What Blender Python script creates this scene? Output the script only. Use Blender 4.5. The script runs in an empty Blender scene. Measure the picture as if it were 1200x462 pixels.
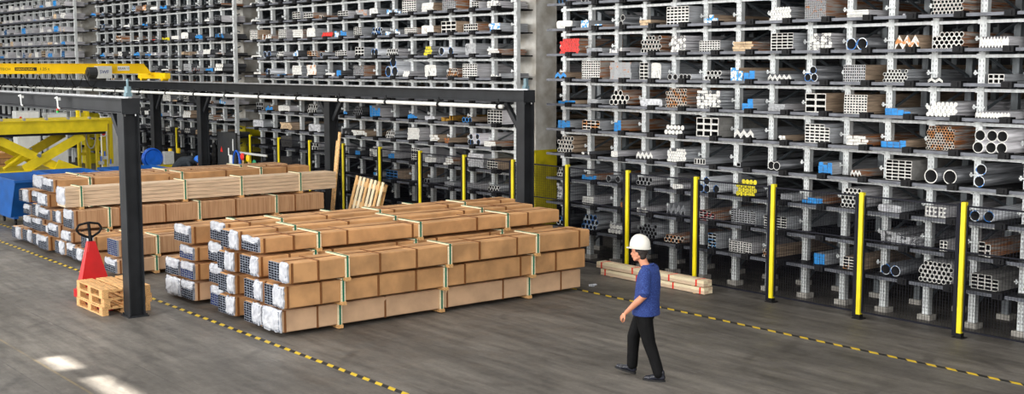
import bpy, bmesh, math, random
from math import sin, cos, pi, radians
from mathutils import Vector, Matrix

# ------------------------------------------------------------------ camera, world, lights, exposure
SC = bpy.context.scene
COL = SC.collection
SC.view_settings.view_transform = 'Standard'
SC.view_settings.look = 'None'
SC.view_settings.gamma = 1.0
SC.view_settings.use_curve_mapping = False
SC.view_settings.exposure = 0.0

CAM_H = 4.0
YAW = radians(39.0)
PITCH = math.atan(152.0 / 1400.0)
fwd = Vector((-cos(YAW) * cos(PITCH), sin(YAW) * cos(PITCH), -sin(PITCH)))
rgt = Vector((sin(YAW), cos(YAW), 0.0))
upv = rgt.cross(fwd)
cam_d = bpy.data.cameras.new('camera')
cam_d.sensor_width = 36.0
cam_d.lens = 36.0 * 1400.0 / 1200.0
cam_d.clip_end = 300
cam = bpy.data.objects.new('camera', cam_d)
COL.objects.link(cam)
rot = Matrix((rgt, upv, -fwd)).transposed().to_4x4()
cam.matrix_world = Matrix.Translation((0, 0, CAM_H)) @ rot
SC.camera = cam

world = bpy.data.worlds.new('world')
SC.world = world
world.use_nodes = True
wb = world.node_tree.nodes['Background']
wb.inputs['Color'].default_value = (0.93, 0.97, 1.0, 1)
wb.inputs['Strength'].default_value = 0.36


def area_light(name, loc, sx, sy, energy, rot=(0, 0, 0), color=(1, 1, 1)):
    d = bpy.data.lights.new(name, 'AREA')
    d.shape = 'RECTANGLE'; d.size = sx; d.size_y = sy; d.energy = energy; d.color = color
    o = bpy.data.objects.new(name, d); COL.objects.link(o)
    o.location = loc; o.rotation_euler = rot
    return o


# daylight bands of the roof glazing: two long rooflights above the aisle, flush under the ceiling
area_light('rooflight_daylight', (-26, 3.0, 11.35), 60, 3.2, 1900, color=(1.0, 0.98, 0.95))
area_light('rooflight_daylight', (-26, 11.5, 11.35), 60, 3.2, 1900, color=(1.0, 0.98, 0.95))
# tall window wall on the near side of the hall, behind the camera
area_light('window_daylight', (-24, -11.6, 6.8), 64, 7.5, 13000, rot=(radians(90), 0, 0), color=(1.0, 0.985, 0.96))
area_light('window_daylight', (3.9, 5.0, 6.5), 16, 7.0, 1700, rot=(radians(90), 0, radians(90)), color=(1.0, 0.985, 0.96))
sun_d = bpy.data.lights.new('sun', 'SUN')
sun_d.energy = 30.0; sun_d.angle = radians(.9); sun_d.color = (1.0, 0.95, 0.86)
sun = bpy.data.objects.new('sun', sun_d); COL.objects.link(sun)
SUN_DIR = Vector((0.35, 0.35, -0.87)).normalized()
sun.rotation_euler = SUN_DIR.to_track_quat('-Z', 'Y').to_euler()
sun.location = (-20, 0, 20)

# ------------------------------------------------------------------ materials
MATS = {}


def lin(c):
    return tuple(((v / 255.0) / 12.92 if v <= 10 else (((v / 255.0) + 0.055) / 1.055) ** 2.4) for v in c) + (1.0,)


def mat(name, rgb, rough=0.6, metal=0.0, var=0.12, scale=6.0, rgb2=None, stretch=(1, 1, 1), rnd=0.0, bump=0.0, lo=0.35, hi=0.65):
    """principled material: noise in object space mixes two tones; optional per-object brightness"""
    if name in MATS:
        return MATS[name]
    m = bpy.data.materials.new(name); m.use_nodes = True
    nt = m.node_tree; N = nt.nodes; Lk = nt.links
    b = N['Principled BSDF']
    b.inputs['Roughness'].default_value = rough
    b.inputs['Metallic'].default_value = metal
    tc = N.new('ShaderNodeTexCoord'); mp = N.new('ShaderNodeMapping')
    mp.inputs['Scale'].default_value = stretch
    Lk.new(tc.outputs['Object'], mp.inputs['Vector'])
    oi = N.new('ShaderNodeObjectInfo')
    ad = N.new('ShaderNodeVectorMath'); ad.operation = 'ADD'
    sc = N.new('ShaderNodeVectorMath'); sc.operation = 'SCALE'; sc.inputs['Scale'].default_value = 37.0
    cb = N.new('ShaderNodeCombineXYZ')
    Lk.new(oi.outputs['Random'], cb.inputs[0]); Lk.new(oi.outputs['Random'], cb.inputs[1])
    Lk.new(cb.outputs[0], sc.inputs[0])
    Lk.new(mp.outputs[0], ad.inputs[0]); Lk.new(sc.outputs[0], ad.inputs[1])
    nz = N.new('ShaderNodeTexNoise'); nz.inputs['Scale'].default_value = scale; nz.inputs['Detail'].default_value = 4
    Lk.new(ad.outputs[0], nz.inputs['Vector'])
    rp = N.new('ShaderNodeValToRGB')
    c1 = lin(rgb)
    if rgb2 is None:
        c2 = tuple(v * (1 - var) ** 2 for v in c1[:3]) + (1,)
        c1 = tuple(min(1, v * (1 + var * .6)) for v in c1[:3]) + (1,)
    else:
        c2 = lin(rgb2)
    rp.color_ramp.elements[0].position = lo; rp.color_ramp.elements[1].position = hi
    rp.color_ramp.elements[0].color = c2; rp.color_ramp.elements[1].color = c1
    Lk.new(nz.outputs['Fac'], rp.inputs['Fac'])
    out = rp.outputs['Color']
    if rnd:
        hs = N.new('ShaderNodeHueSaturation')
        mr = N.new('ShaderNodeMapRange'); mr.inputs['To Min'].default_value = 1 - rnd; mr.inputs['To Max'].default_value = 1 + rnd
        Lk.new(oi.outputs['Random'], mr.inputs['Value']); Lk.new(mr.outputs[0], hs.inputs['Value'])
        Lk.new(out, hs.inputs['Color']); out = hs.outputs['Color']
    Lk.new(out, b.inputs['Base Color'])
    if bump:
        bp = N.new('ShaderNodeBump'); bp.inputs['Strength'].default_value = bump; bp.inputs['Distance'].default_value = 0.02
        Lk.new(nz.outputs['Fac'], bp.inputs['Height']); Lk.new(bp.outputs[0], b.inputs['Normal'])
    MATS[name] = m
    return m


def floor_material():
    m = bpy.data.materials.new('worn_floor'); m.use_nodes = True
    nt = m.node_tree; N = nt.nodes; Lk = nt.links; b = N['Principled BSDF']
    tc = N.new('ShaderNodeTexCoord')

    def noise(scale, stretch=(1, 1, 1), detail=6, rotz=0.0):
        mp = N.new('ShaderNodeMapping'); mp.inputs['Scale'].default_value = stretch
        mp.inputs['Rotation'].default_value = (0, 0, rotz)
        Lk.new(tc.outputs['Object'], mp.inputs['Vector'])
        n = N.new('ShaderNodeTexNoise'); n.inputs['Scale'].default_value = scale; n.inputs['Detail'].default_value = detail
        n.inputs['Roughness'].default_value = 0.65
        Lk.new(mp.outputs[0], n.inputs['Vector']); return n.outputs['Fac']

    def ramp(fac, p0, p1, c0, c1):
        r = N.new('ShaderNodeValToRGB'); r.color_ramp.elements[0].position = p0; r.color_ramp.elements[1].position = p1
        r.color_ramp.elements[0].color = c0; r.color_ramp.elements[1].color = c1
        Lk.new(fac, r.inputs['Fac']); return r.outputs['Color']

    def mix(a, c, fac, mode='MIX'):
        x = N.new('ShaderNodeMixRGB'); x.blend_type = mode
        if isinstance(fac, float): x.inputs[0].default_value = fac
        else: Lk.new(fac, x.inputs[0])
        if isinstance(a, tuple): x.inputs[1].default_value = a
        else: Lk.new(a, x.inputs[1])
        if isinstance(c, tuple): x.inputs[2].default_value = c
        else: Lk.new(c, x.inputs[2])
        return x.outputs[0]
    base = ramp(noise(0.5, (0.5, 1.2, 1)), .3, .7, lin((90, 86, 81)), lin((134, 128, 120)))
    streak = ramp(noise(2.2, (0.35, 2.6, 1), 8, radians(12)),   .34, .60, (.42, .42, .42, 1), (1.05, 1.05, 1.05, 1))
    base = mix(base, streak, .8, 'MULTIPLY')
    speck = ramp(noise(26, (1, 1, 1), 3), .35, .62, (.72, .72, .72, 1), (1.05, 1.05, 1.05, 1))
    base = mix(base, speck, .55, 'MULTIPLY')
    # pale drag scratches
    scr = ramp(noise(5.0, (0.22, 3.4, 1), 9, radians(-9)), .64, .72, (0, 0, 0, 1), (1, 1, 1, 1))
    base = mix(base, lin((190, 184, 176)), mix((0, 0, 0, 1), scr, .5), 'MIX')
    # dark tyre arcs
    for cx, cy, sc in ((-9.0, 13.5, 1.1), (-14.5, 12.2, 0.8)):
        mp = N.new('ShaderNodeMapping'); mp.inputs['Location'].default_value = (-cx, -cy, 0)
        Lk.new(tc.outputs['Object'], mp.inputs['Vector'])
        ln = N.new('ShaderNodeVectorMath'); ln.operation = 'LENGTH'; Lk.new(mp.outputs[0], ln.inputs[0])
        sn = N.new('ShaderNodeMath'); sn.operation = 'SINE'
        mu = N.new('ShaderNodeMath'); mu.operation = 'MULTIPLY'; mu.inputs[1].default_value = 4.2 * sc
        Lk.new(ln.outputs['Value'], mu.inputs[0]); Lk.new(mu.outputs[0], sn.inputs[0])
        arc = ramp(sn.outputs[0], .93, .99, (0, 0, 0, 1), (1, 1, 1, 1))
        brk = ramp(noise(0.6 + sc * .2, (1, 1, 1), 3), .52, .62, (0, 0, 0, 1), (1, 1, 1, 1))
        base = mix(base, lin((62, 58, 55)), mix((0, 0, 0, 1), mix(arc, brk, 1.0, 'MULTIPLY'), .5), 'MIX')
    dirt = ramp(noise(0.28, (1, 1, 1), 4), .40, .66, (.58, .57, .56, 1), (1, 1, 1, 1))
    base = mix(base, dirt, .8, 'MULTIPLY')
    # saw-cut joints and a worn yellow guide line running along the hall
    sp = N.new('ShaderNodeSeparateXYZ'); Lk.new(tc.outputs['Object'], sp.inputs[0])
    for yj, wj, cj, am in ((6.0, .010, (58, 55, 52), .8), (4.65, .009, (58, 55, 52), .8), (5.02, .018, (176, 150, 90), .28), (11.6, .009, (64, 60, 57), .6), (2.2, .01, (58, 55, 52), .8)):
        d = N.new('ShaderNodeMath'); d.operation = 'COMPARE'; d.inputs[1].default_value = yj; d.inputs[2].default_value = wj
        Lk.new(sp.outputs['Y'], d.inputs[0])
        br = ramp(noise(1.4, (1, .2, 1), 4), .40, .56, (0, 0, 0, 1), (1, 1, 1, 1))
        base = mix(base, lin(cj), mix((0, 0, 0, 1), mix(d.outputs[0], br, 1.0, 'MULTIPLY'), am), 'MIX')
    Lk.new(base, b.inputs['Base Color'])
    rr = ramp(noise(3.0), .3, .7, (.42, .42, .42, 1), (.7, .7, .7, 1)); Lk.new(rr, b.inputs['Roughness'])
    bp = N.new('ShaderNodeBump'); bp.inputs['Strength'].default_value = .12; bp.inputs['Distance'].default_value = .01
    Lk.new(noise(30), bp.inputs['Height']); Lk.new(bp.outputs[0], b.inputs['Normal'])
    return m


def tape_material():
    m = bpy.data.materials.new('hazard_tape'); m.use_nodes = True
    nt = m.node_tree; N = nt.nodes; Lk = nt.links; b = N['Principled BSDF']
    tc = N.new('ShaderNodeTexCoord'); sp = N.new('ShaderNodeSeparateXYZ'); Lk.new(tc.outputs['Object'], sp.inputs[0])
    md = N.new('ShaderNodeMath'); md.operation = 'FRACT'
    dv = N.new('ShaderNodeMath'); dv.operation = 'MULTIPLY'; dv.inputs[1].default_value = 1 / 0.30
    ad = N.new('ShaderNodeMath'); ad.operation = 'MULTIPLY_ADD'; ad.inputs[1].default_value = 1.0
    Lk.new(sp.outputs['X'], ad.inputs[0]); Lk.new(sp.outputs['Y'], ad.inputs[2])
    Lk.new(ad.outputs[0], dv.inputs[0]); Lk.new(dv.outputs[0], md.inputs[0])
    r = N.new('ShaderNodeValToRGB'); r.color_ramp.interpolation = 'CONSTANT'
    r.color_ramp.elements[0].color = lin((30, 30, 30)); r.color_ramp.elements[1].position = .5
    r.color_ramp.elements[1].color = lin((236, 200, 40))
    Lk.new(md.outputs[0], r.inputs['Fac'])
    nz = N.new('ShaderNodeTexNoise'); nz.inputs['Scale'].default_value = 9; Lk.new(tc.outputs['Object'], nz.inputs['Vector'])
    mx = N.new('ShaderNodeMixRGB'); mx.blend_type = 'MULTIPLY'; mx.inputs[0].default_value = .5
    Lk.new(r.outputs[0], mx.inputs[1]); Lk.new(nz.outputs['Fac'], mx.inputs[2]); Lk.new(mx.outputs[0], b.inputs['Base Color'])
    b.inputs['Roughness'].default_value = .6
    return m


# end-face and body tones of the stored profiles
END = {
    'white': mat('end_white', (228, 227, 221), .5, 0, .12, 22), 'grey': mat('end_grey', (172, 174, 176), .5, .2, .2, 22),
    'steel': mat('end_steel', (140, 142, 146), .45, .4, .2, 22), 'foil': mat('end_foil', (205, 206, 210), .35, .1, .22, 14),
    'blue': mat('end_blue', (28, 138, 214), .55, 0, .15, 9), 'bluew': mat('end_blue_white', (233, 236, 236), .5, 0, 0, 16, (42, 150, 222), lo=.47, hi=.5),
    'bluerim': mat('end_blue_rim', (220, 226, 230), .5, .1, 0, 10, (24, 118, 200), lo=.46, hi=.52),
    'red': mat('end_red', (226, 36, 28), .5, 0, .1, 9), 'redw': mat('end_red_white', (226, 222, 218), .5, 0, 0, 14, (206, 44, 58), lo=.44, hi=.48),
    'yellow': mat('end_yellow', (226, 210, 22), .5, 0, .12, 9), 'gold': mat('end_gold', (188, 142, 40), .5, .1, .35, 14),
    'wood': mat('end_wood', (212, 184, 148), .7, 0, .2, 12), 'rust': mat('end_rust', (158, 98, 54), .8, 0, .3, 16),
    'greyrust': mat('end_grey_rust', (168, 170, 172), .6, .2, 0, 11, (196, 126, 70), lo=.36, hi=.44),
    'whiterust': mat('end_white_rust', (234, 231, 224), .6, 0, 0, 11, (206, 134, 66), lo=.40, hi=.48),
    'rustring': mat('end_rust_ring', (222, 216, 206), .6, 0, 0, 12, (204, 136, 74), lo=.46, hi=.52),
    'darkred': mat('end_dark_red', (104, 50, 38), .8, 0, .35, 16), 'dark': mat('end_dark', (66, 64, 62), .6, .2, .2, 16),
}
BODY = {
    'steel': mat('body_steel', (188, 191, 196), .38, .12, .25, 7, stretch=(9, .25, 9), rnd=.1),
    'lilac': mat('body_milled', (220, 218, 222), .42, .08, .22, 7, stretch=(9, .25, 9), rnd=.1),
    'dark': mat('body_dark_steel', (106, 108, 112), .32, .3, .3, 7, stretch=(8, .3, 8), rnd=.15),
    'rust': mat('body_rusty_steel', (178, 172, 166), .6, .1, 0, 5, (168, 106, 60), stretch=(8, .4, 8), lo=.42, hi=.56, rnd=.1),
    'wood': mat('body_wood', (186, 162, 138), .75, 0, .25, 6, stretch=(8, .4, 8), rnd=.12),
    'grey': mat('body_grey', (158, 156, 152), .7, .1, .15, 6, rnd=.08), 'foil': mat('body_foil', (190, 190, 194), .35, .15, .3, 12),
    'gold': mat('body_gold', (150, 112, 44), .6, .1, .35, 8), 'darkred': mat('body_dark_red', (92, 48, 38), .8, 0, .35, 9),
}
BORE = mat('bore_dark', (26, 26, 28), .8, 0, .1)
GALV = mat('galvanised_steel', (226, 230, 230), .45, .1, .12, 5, stretch=(3, 3, .7), rnd=.06)
GALV_SHADE = mat('galvanised_shaded', (122, 128, 132), .5, .2, .2, 4, stretch=(3, 3, .7), rnd=.08)  # rear uprights: shade inside the rack put into a darker steel colour
LIPM = mat('tray_lip_steel', (96, 99, 107), .45, .15, .2, 6, rnd=.08)
TRAYK = mat('tray_black', (18, 18, 20), .6, .1, .2, 5)
BLACKR = mat('black_rubber', (24, 24, 26), .6, 0, .2, 8)
BRACE = mat('brace_steel', (112, 120, 126), .5, .4, .2, 6)
CONC = mat('column_concrete', (216, 214, 208), .85, 0, .0, 3.2, (176, 170, 158), bump=.4)
PLINTH = mat('plinth_concrete', (180, 176, 168), .9, 0, .15, 8)
YEL = mat('safety_yellow', (236, 216, 20), .45, 0, .08, 3)
YELM = mat('machine_yellow', (222, 198, 22), .4, 0, .12, 2.5)
YELC = mat('crane_yellow', (250, 206, 8), .4, 0, .06, 2)
YELG = mat('column_yellow', (214, 196, 24), .6, 0, .15, 4)
CRANE = mat('anthracite_paint', (45, 47, 50), .42, .05, .14, 3, bump=.05)
NAVY = mat('fence_black', (26, 27, 36), .5, .2, .1, 6)
CARD = mat('cardboard', (196, 148, 99), .8, 0, .16, 2.5, rnd=.06, bump=.08)
CARDP = mat('cardboard_pale', (202, 166, 132), .8, 0, .1, 2.5, rnd=.05, bump=.08)
CARDS = mat('cardboard_ribbed', (190, 152, 114), .85, 0, .0, 5, (164, 124, 90), stretch=(.5, 6, .3), rnd=.05)
TAPEB = mat('brown_tape', (126, 80, 42), .4, 0, .2, 8)
PLANKW = mat('pale_planks', (216, 190, 160), .7, 0, .14, 4, stretch=(6, .5, 6))
WOOD = mat('pine_wood', (226, 182, 124), .7, 0, .22, 5, stretch=(4, .6, 4), rnd=.1)
WOODL = mat('pale_pine', (240, 224, 188), .7, 0, .12, 5, stretch=(4, .6, 4), rnd=.05)
WOODB = mat('pallet_wood', (222, 172, 112), .75, 0, .28, 6, rnd=.12)
GREEN = mat('green_strap', (10, 112, 88), .4, 0, .1)
FOIL = mat('white_wrap', (204, 206, 211), .4, 0, .0, 11, (166, 169, 178), bump=.7)  # darker noise tone puts crumple shading into the wrap colour
PROFE = mat('dark_profile_ends', (44, 52, 72), .4, .4, .3, 14)
PROFW = mat('profile_walls', (142, 150, 164), .45, .1, .2, 14)
REDM = mat('pallet_jack_red', (196, 22, 26), .35, 0, .1, 3)
REDS = mat('red_strap', (230, 44, 30), .45, 0, .08)
BLUEM = mat('skip_blue', (8, 86, 162), .45, 0, .14, 2.5)
BLUEH = mat('hose_blue', (22, 100, 216), .4, 0, .1)
WHITE = mat('white_paint', (234, 236, 232), .4, 0, .04)
CABG = mat('cabinet_grey', (196, 198, 196), .5, 0, .06)
ROLLER = mat('roller_steel', (190, 192, 194), .35, .6, .1)
PANELB = mat('board_black', (44, 46, 48), .6, 0, .12)
WALLM = mat('wall_panel', (40, 41, 44), .8, 0, .12, .6)
CEILM = mat('ceiling_panel', (150, 152, 154), .8, 0, .08, .6)
SHIRT = mat('blue_shirt', (62, 90, 158), .85, 0, 0, 105, (24, 44, 106), lo=.48, hi=.68, bump=.1)
TROUS = mat('black_trousers', (11, 11, 13), .75, 0, .2, 12)
SKIN = mat('skin', (206, 140, 108), .55, 0, .08, 9)
HAIRM = mat('dark_hair', (46, 38, 34), .7, 0, .25, 40)
SHOE = mat('shoe_leather', (34, 36, 46), .25, 0, .2, 9)
SOLE = mat('shoe_sole', (18, 18, 20), .7, 0, .1)
HELM = mat('helmet_white', (214, 211, 202), .3, 0, .03, 3)
HELB = mat('helmet_blue', (20, 110, 214), .3, 0, .05, 3)
for _m in (TROUS, BLACKR, NAVY, CRANE, TRAYK):
    _m.node_tree.nodes['Principled BSDF'].inputs['Specular IOR Level'].default_value = .18
OVERALL = mat('dark_overall', (34, 42, 50), .8, 0, .2, 9)


# ------------------------------------------------------------------ mesh helpers
class MB:
    def __init__(s):
        s.v = []; s.f = []; s.m = []

    def quad(s, pts, mi=0):
        n = len(s.v); s.v += pts; s.f.append(tuple(range(n, n + len(pts)))); s.m.append(mi)

    def box(s, x0, y0, z0, x1, y1, z1, mi=0, fm=None):
        """fm: material index of the -Y face"""
        n = len(s.v)
        s.v += [(x0, y0, z0), (x1, y0, z0), (x1, y1, z0), (x0, y1, z0), (x0, y0, z1), (x1, y0, z1), (x1, y1, z1), (x0, y1, z1)]
        F = [(0, 3, 2, 1), (4, 5, 6, 7), (0, 1, 5, 4), (1, 2, 6, 5), (2, 3, 7, 6), (3, 0, 4, 7)]
        for i, f in enumerate(F):
            s.f.append(tuple(n + k for k in f)); s.m.append(fm if (fm is not None and i == 2) else mi)

    def extr_y(s, poly, y0, y1, ends=0, body=1, back=True):
        """polygon in XZ (counter-clockwise seen from -Y) extruded along Y"""
        n = len(s.v); k = len(poly)
        s.v += [(x, y0, z) for x, z in poly] + [(x, y1, z) for x, z in poly]
        s.f.append(tuple(range(n, n + k))); s.m.append(ends)
        if back:
            s.f.append(tuple(n + k + i for i in reversed(range(k)))); s.m.append(body)
        for i in range(k):
            j = (i + 1) % k
            s.f.append((n + i, n + k + i, n + k + j, n + j)); s.m.append(body)

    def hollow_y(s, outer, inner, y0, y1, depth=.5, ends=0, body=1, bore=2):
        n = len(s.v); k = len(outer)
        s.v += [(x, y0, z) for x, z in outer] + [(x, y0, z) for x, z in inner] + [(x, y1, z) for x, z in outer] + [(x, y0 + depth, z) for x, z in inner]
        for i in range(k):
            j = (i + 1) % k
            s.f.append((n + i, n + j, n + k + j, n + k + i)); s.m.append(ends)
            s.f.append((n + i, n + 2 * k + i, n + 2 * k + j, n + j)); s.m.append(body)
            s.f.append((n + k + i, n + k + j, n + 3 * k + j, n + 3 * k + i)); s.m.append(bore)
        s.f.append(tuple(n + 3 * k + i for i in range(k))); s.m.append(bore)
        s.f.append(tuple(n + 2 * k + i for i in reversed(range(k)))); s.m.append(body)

    def cyl(s, p0, p1, r0, r1=None, n=10, mi=0, caps=True):
        r1 = r0 if r1 is None else r1
        p0 = Vector(p0); p1 = Vector(p1); d = (p1 - p0).normalized()
        a = d.orthogonal().normalized(); b = d.cross(a)
        o = len(s.v)
        for p, r in ((p0, r0), (p1, r1)):
            for i in range(n):
                t = 2 * pi * i / n
                s.v.append(tuple(p + a * (r * cos(t)) + b * (r * sin(t))))
        for i in range(n):
            j = (i + 1) % n
            s.f.append((o + i, o + j, o + n + j, o + n + i)); s.m.append(mi)
        if caps:
            s.f.append(tuple(o + i for i in reversed(range(n)))); s.m.append(mi)
            s.f.append(tuple(o + n + i for i in range(n))); s.m.append(mi)

    def path(s, pts, r, n=8, mi=0):
        for a, b in zip(pts, pts[1:]):
            s.cyl(a, b, r, n=n, mi=mi)

    def bar(s, p0, p1, w, h, up=(0, 0, 1), mi=0):
        """rectangular bar between two points; w across, h along 'up'"""
        p0 = Vector(p0); p1 = Vector(p1); d = (p1 - p0).normalized(); u = Vector(up)
        a = d.cross(u).normalized(); u = a.cross(d).normalized()
        o = len(s.v)
        for p in (p0, p1):
            for sa, su in ((-1, -1), (1, -1), (1, 1), (-1, 1)):
                s.v.append(tuple(p + a * (sa * w / 2) + u * (su * h / 2)))
        for f in ((0, 1, 2, 3), (7, 6, 5, 4), (0, 4, 5, 1), (1, 5, 6, 2), (2, 6, 7, 3), (3, 7, 4, 0)):
            s.f.append(tuple(o + k for k in f)); s.m.append(mi)

    def sphere(s, c, r, n=10, mi=0, sc=(1, 1, 1)):
        o = len(s.v); rings = n // 2 + 1
        s.v.append((c[0], c[1], c[2] + r * sc[2]))
        for i in range(1, rings):
            t = pi * i / rings
            for k in range(n):
                a = 2 * pi * k / n
                s.v.append((c[0] + r * sc[0] * sin(t) * cos(a), c[1] + r * sc[1] * sin(t) * sin(a), c[2] + r * sc[2] * cos(t)))
        s.v.append((c[0], c[1], c[2] - r * sc[2])); e = len(s.v) - 1
        for k in range(n):
            s.f.append((o, o + 1 + k, o + 1 + (k + 1) % n)); s.m.append(mi)
            s.f.append((e, e - n + (k + 1) % n, e - n + k)); s.m.append(mi)
        for i in range(rings - 2):
            for k in range(n):
                a = o + 1 + i * n + k; b = o + 1 + i * n + (k + 1) % n
                s.f.append((a, a + n, b + n, b)); s.m.append(mi)

    def mesh(s, name, mats, smooth=False):
        me = bpy.data.meshes.new(name)
        me.from_pydata(s.v, [], s.f)
        if not isinstance(mats, (list, tuple)): mats = [mats]
        for m in mats: me.materials.append(m)
        if len(mats) > 1: me.polygons.foreach_set('material_index', [min(i, len(mats) - 1) for i in s.m])
        if smooth: me.polygons.foreach_set('use_smooth', [True] * len(me.polygons))
        me.update()
        return me

    def build(s, name, mats, parent=None, smooth=False, loc=None):
        return obj(name, s.mesh(name, mats, smooth), parent, loc)


def obj(name, me, parent=None, loc=None, rotz=None, scale=None):
    o = bpy.data.objects.new(name, me); COL.objects.link(o)
    if parent is not None: o.parent = parent
    if loc is not None: o.location = loc
    if rotz is not None: o.rotation_euler = (0, 0, rotz)
    if scale is not None: o.scale = scale
    return o


def tag(o, label=None, cat=None, group=None, kind=None):
    if label: o['label'] = label
    if cat: o['category'] = cat
    if group: o['group'] = group
    if kind: o['kind'] = kind
    return o


def thing(name, label, cat, loc=(0, 0, 0), rotz=0, group=None):
    o = obj(name, None, None, loc, rotz)
    o.empty_display_size = .2
    return tag(o, label, cat, group)


UNIT = {}


def ubox(name, m, parent, x0, y0, z0, x1, y1, z1):
    """a box part that shares one unit-cube mesh per material"""
    if m.name not in UNIT:
        b = MB(); b.box(-.5, -.5, -.5, .5, .5, .5); UNIT[m.name] = b.mesh('block_' + m.name, m)
    return obj(name, UNIT[m.name], parent, ((x0 + x1) / 2, (y0 + y1) / 2, (z0 + z1) / 2), None, (x1 - x0, y1 - y0, z1 - z0))


ORD = ['lowest', 'second', 'third', 'fourth', 'fifth', 'sixth', 'seventh', 'eighth', 'ninth', 'tenth', 'eleventh', 'twelfth', 'thirteenth', 'fourteenth', 'fifteenth']
ORDB = ['first'] + ORD[1:]

# ------------------------------------------------------------------ hall shell
b = MB(); b.box(-66, -12, -.2, 4, 26, 0)
tag(b.build('floor', floor_material()), kind='structure')
b = MB(); b.box(-66, 24.2, 0, 4, 24.5, 12)
tag(b.build('wall_back', WALLM), kind='structure')
b = MB(); b.box(-66.3, -12, 0, -66, 24.5, 12)
tag(b.build('wall_left', WALLM), kind='structure')
# ceiling with two holes added to shape the sun into floor patches
CZ = 11.5
holes = [(-16.25, 5.22, .44, .17), (-14.45, 5.30, .80, .17)]
off = SUN_DIR * (CZ / -SUN_DIR.z)
hl = [(x - off.x - hx, x - off.x + hx, y - off.y - hy, y - off.y + hy) for x, y, hx, hy in holes]
b = MB()
xs = sorted({-66, 4} | {h[0] for h in hl} | {h[1] for h in hl}); ys = sorted({-12, 24.5} | {h[2] for h in hl} | {h[3] for h in hl})
for i in range(len(xs) - 1):
    for j in range(len(ys) - 1):
        cx = (xs[i] + xs[i + 1]) / 2; cy = (ys[j] + ys[j + 1]) / 2
        if any(h[0] < cx < h[1] and h[2] < cy < h[3] for h in hl): continue
        b.box(xs[i], ys[j], CZ, xs[i + 1], ys[j + 1], CZ + .12)
tag(b.build('ceiling', CEILM), kind='structure')
TAPE = tape_material()
for y, x0, x1, lab in ((8.02, -29.5, -6, 'black and yellow hazard tape along the floor before the cardboard packs'),
                       (14.34, -16.3, -4, 'black and yellow hazard tape along the floor beside the mesh fence'),
                       (8.92, -36, -29.9, 'short black and yellow hazard tape on the floor by the blue skip')):
    b = MB(); b.box(x0, y - .038, .0005, x1, y + .038, .003)
    tag(b.build('floor_tape', TAPE), lab, 'floor tape')
random.seed(4)
b = MB()
for (x, y) in ((-15.9, 14.75),):
    for i in range(5):
        a = random.uniform(0, 6); b.cyl((x + random.uniform(-.05, .05), y + random.uniform(-.04, .04), .004), (x + .1 * cos(a), y + .1 * sin(a), .03), .03, .012, 6)
tag(b.build('paper_scrap', FOIL), 'crumpled white paper scrap lying on floor near the mesh fence', 'paper scrap')

b = MB(); b.box(4, -12, 0, 4.3, 24.5, 12)
tag(b.build('light_block_wall', WALLM), kind='structure')  # unseen wall added to block light from the +X side

# ------------------------------------------------------------------ concrete columns with yellow painted guards
for (x0, x1), lab in (((-21.46, -20.80), 'broad pale concrete column behind the end post of the crane beam'),
                      ((-35.95, -35.28), 'slim pale concrete column between racks, above the black tool board'),
                      ((-50.62, -49.86), 'farthest pale concrete column, rising behind the yellow crane girder')):
    t = thing('concrete_column', lab, 'column', ((x0 + x1) / 2, 17.85, 0))
    hw = (x1 - x0) / 2
    b = MB(); b.box(-hw, -.31, 0, hw, .31, CZ)
    b.build('shaft', CONC, t)
    b = MB(); g = .012
    b.box(-hw - g, -.31 - g, 0, hw + g, -.31, 2.12); b.box(-hw - g, .31, 0, hw + g, .31 + g, 2.12)
    b.box(hw, -.31, 0, hw + g, .31, 2.12); b.box(-hw - g, -.31, 0, -hw, .31, 2.12)
    tag(b.build('guard', YELG, t), 'yellow paint guard around the foot')

# ------------------------------------------------------------------ racks
NL = 13
Z0L = 0.66; DZ = 0.515
YFR = 16.90; YLIP = 16.40


def upright_mesh(rear=False):
    b = MB(); w = .055; d = .10; zt = 7.35; k = .010
    y0 = 0.0
    b.box(-w, y0, .085, w, y0 + k, zt)                                  # front web
    b.box(-w, y0 + k, .085, -w + k, y0 + d, zt); b.box(w - k, y0 + k, .085, w, y0 + d, zt)
    b.box(-w + k, y0 + d - k, .10, -w + .035, y0 + d, zt); b.box(w - .035, y0 + d - k, .10, w - k, y0 + d, zt)
    if not rear:                                                       # two rows of punched slots, dark and proud by a hair
        for i in range(96):
            z = .18 + i * .075
            for x in (-.028, .028):
                b.quad([(x - .007, y0 - .0015, z), (x + .007, y0 - .0015, z), (x + .007, y0 - .0015, z + .035), (x - .007, y0 - .0015, z + .035)], 1)
    return b.mesh('upright', [GALV_SHADE if rear else GALV, mat('slot_shadow', (150, 154, 156), .6, .1, .1)])


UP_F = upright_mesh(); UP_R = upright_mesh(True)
bb = MB(); bb.box(-.11, -.05, 0, .11, .15, .085); FOOT = bb.mesh('foot_block', PLINTH)
bb = MB(); z = .155
bb.box(-.10, -.05, z, .10, -.03, z + .022); bb.box(-.012, -.03, z, .012, 0, z + .022)
bb.box(-.085, -.05, z - .02, -.06, -.03, z + .05); bb.box(.06, -.05, z - .02, .085, -.03, z + .05)
CLIP = bb.mesh('clip', GALV)


def brace_mesh():
    b = MB(); ya = .10; yb = 1.0
    b.bar((0, ya, .32), (0, (ya + yb) / 2, .60), .03, .035); b.bar((0, (ya + yb) / 2, .60), (0, yb, .32), .03, .035)
    for i in range(NL):
        z = Z0L + i * DZ
        if i % 2: b.bar((0, ya, z + .10), (0, yb, z + .44), .03, .035)
        else: b.bar((0, ya, z + .44), (0, yb, z + .10), .03, .035)
        b.bar((0, ya, z - .05), (0, 5.6, z - .05), .035, .05)          # long carrying arm running back
    return b.mesh('side_brace', BRACE)


BRM = brace_mesh()


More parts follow.
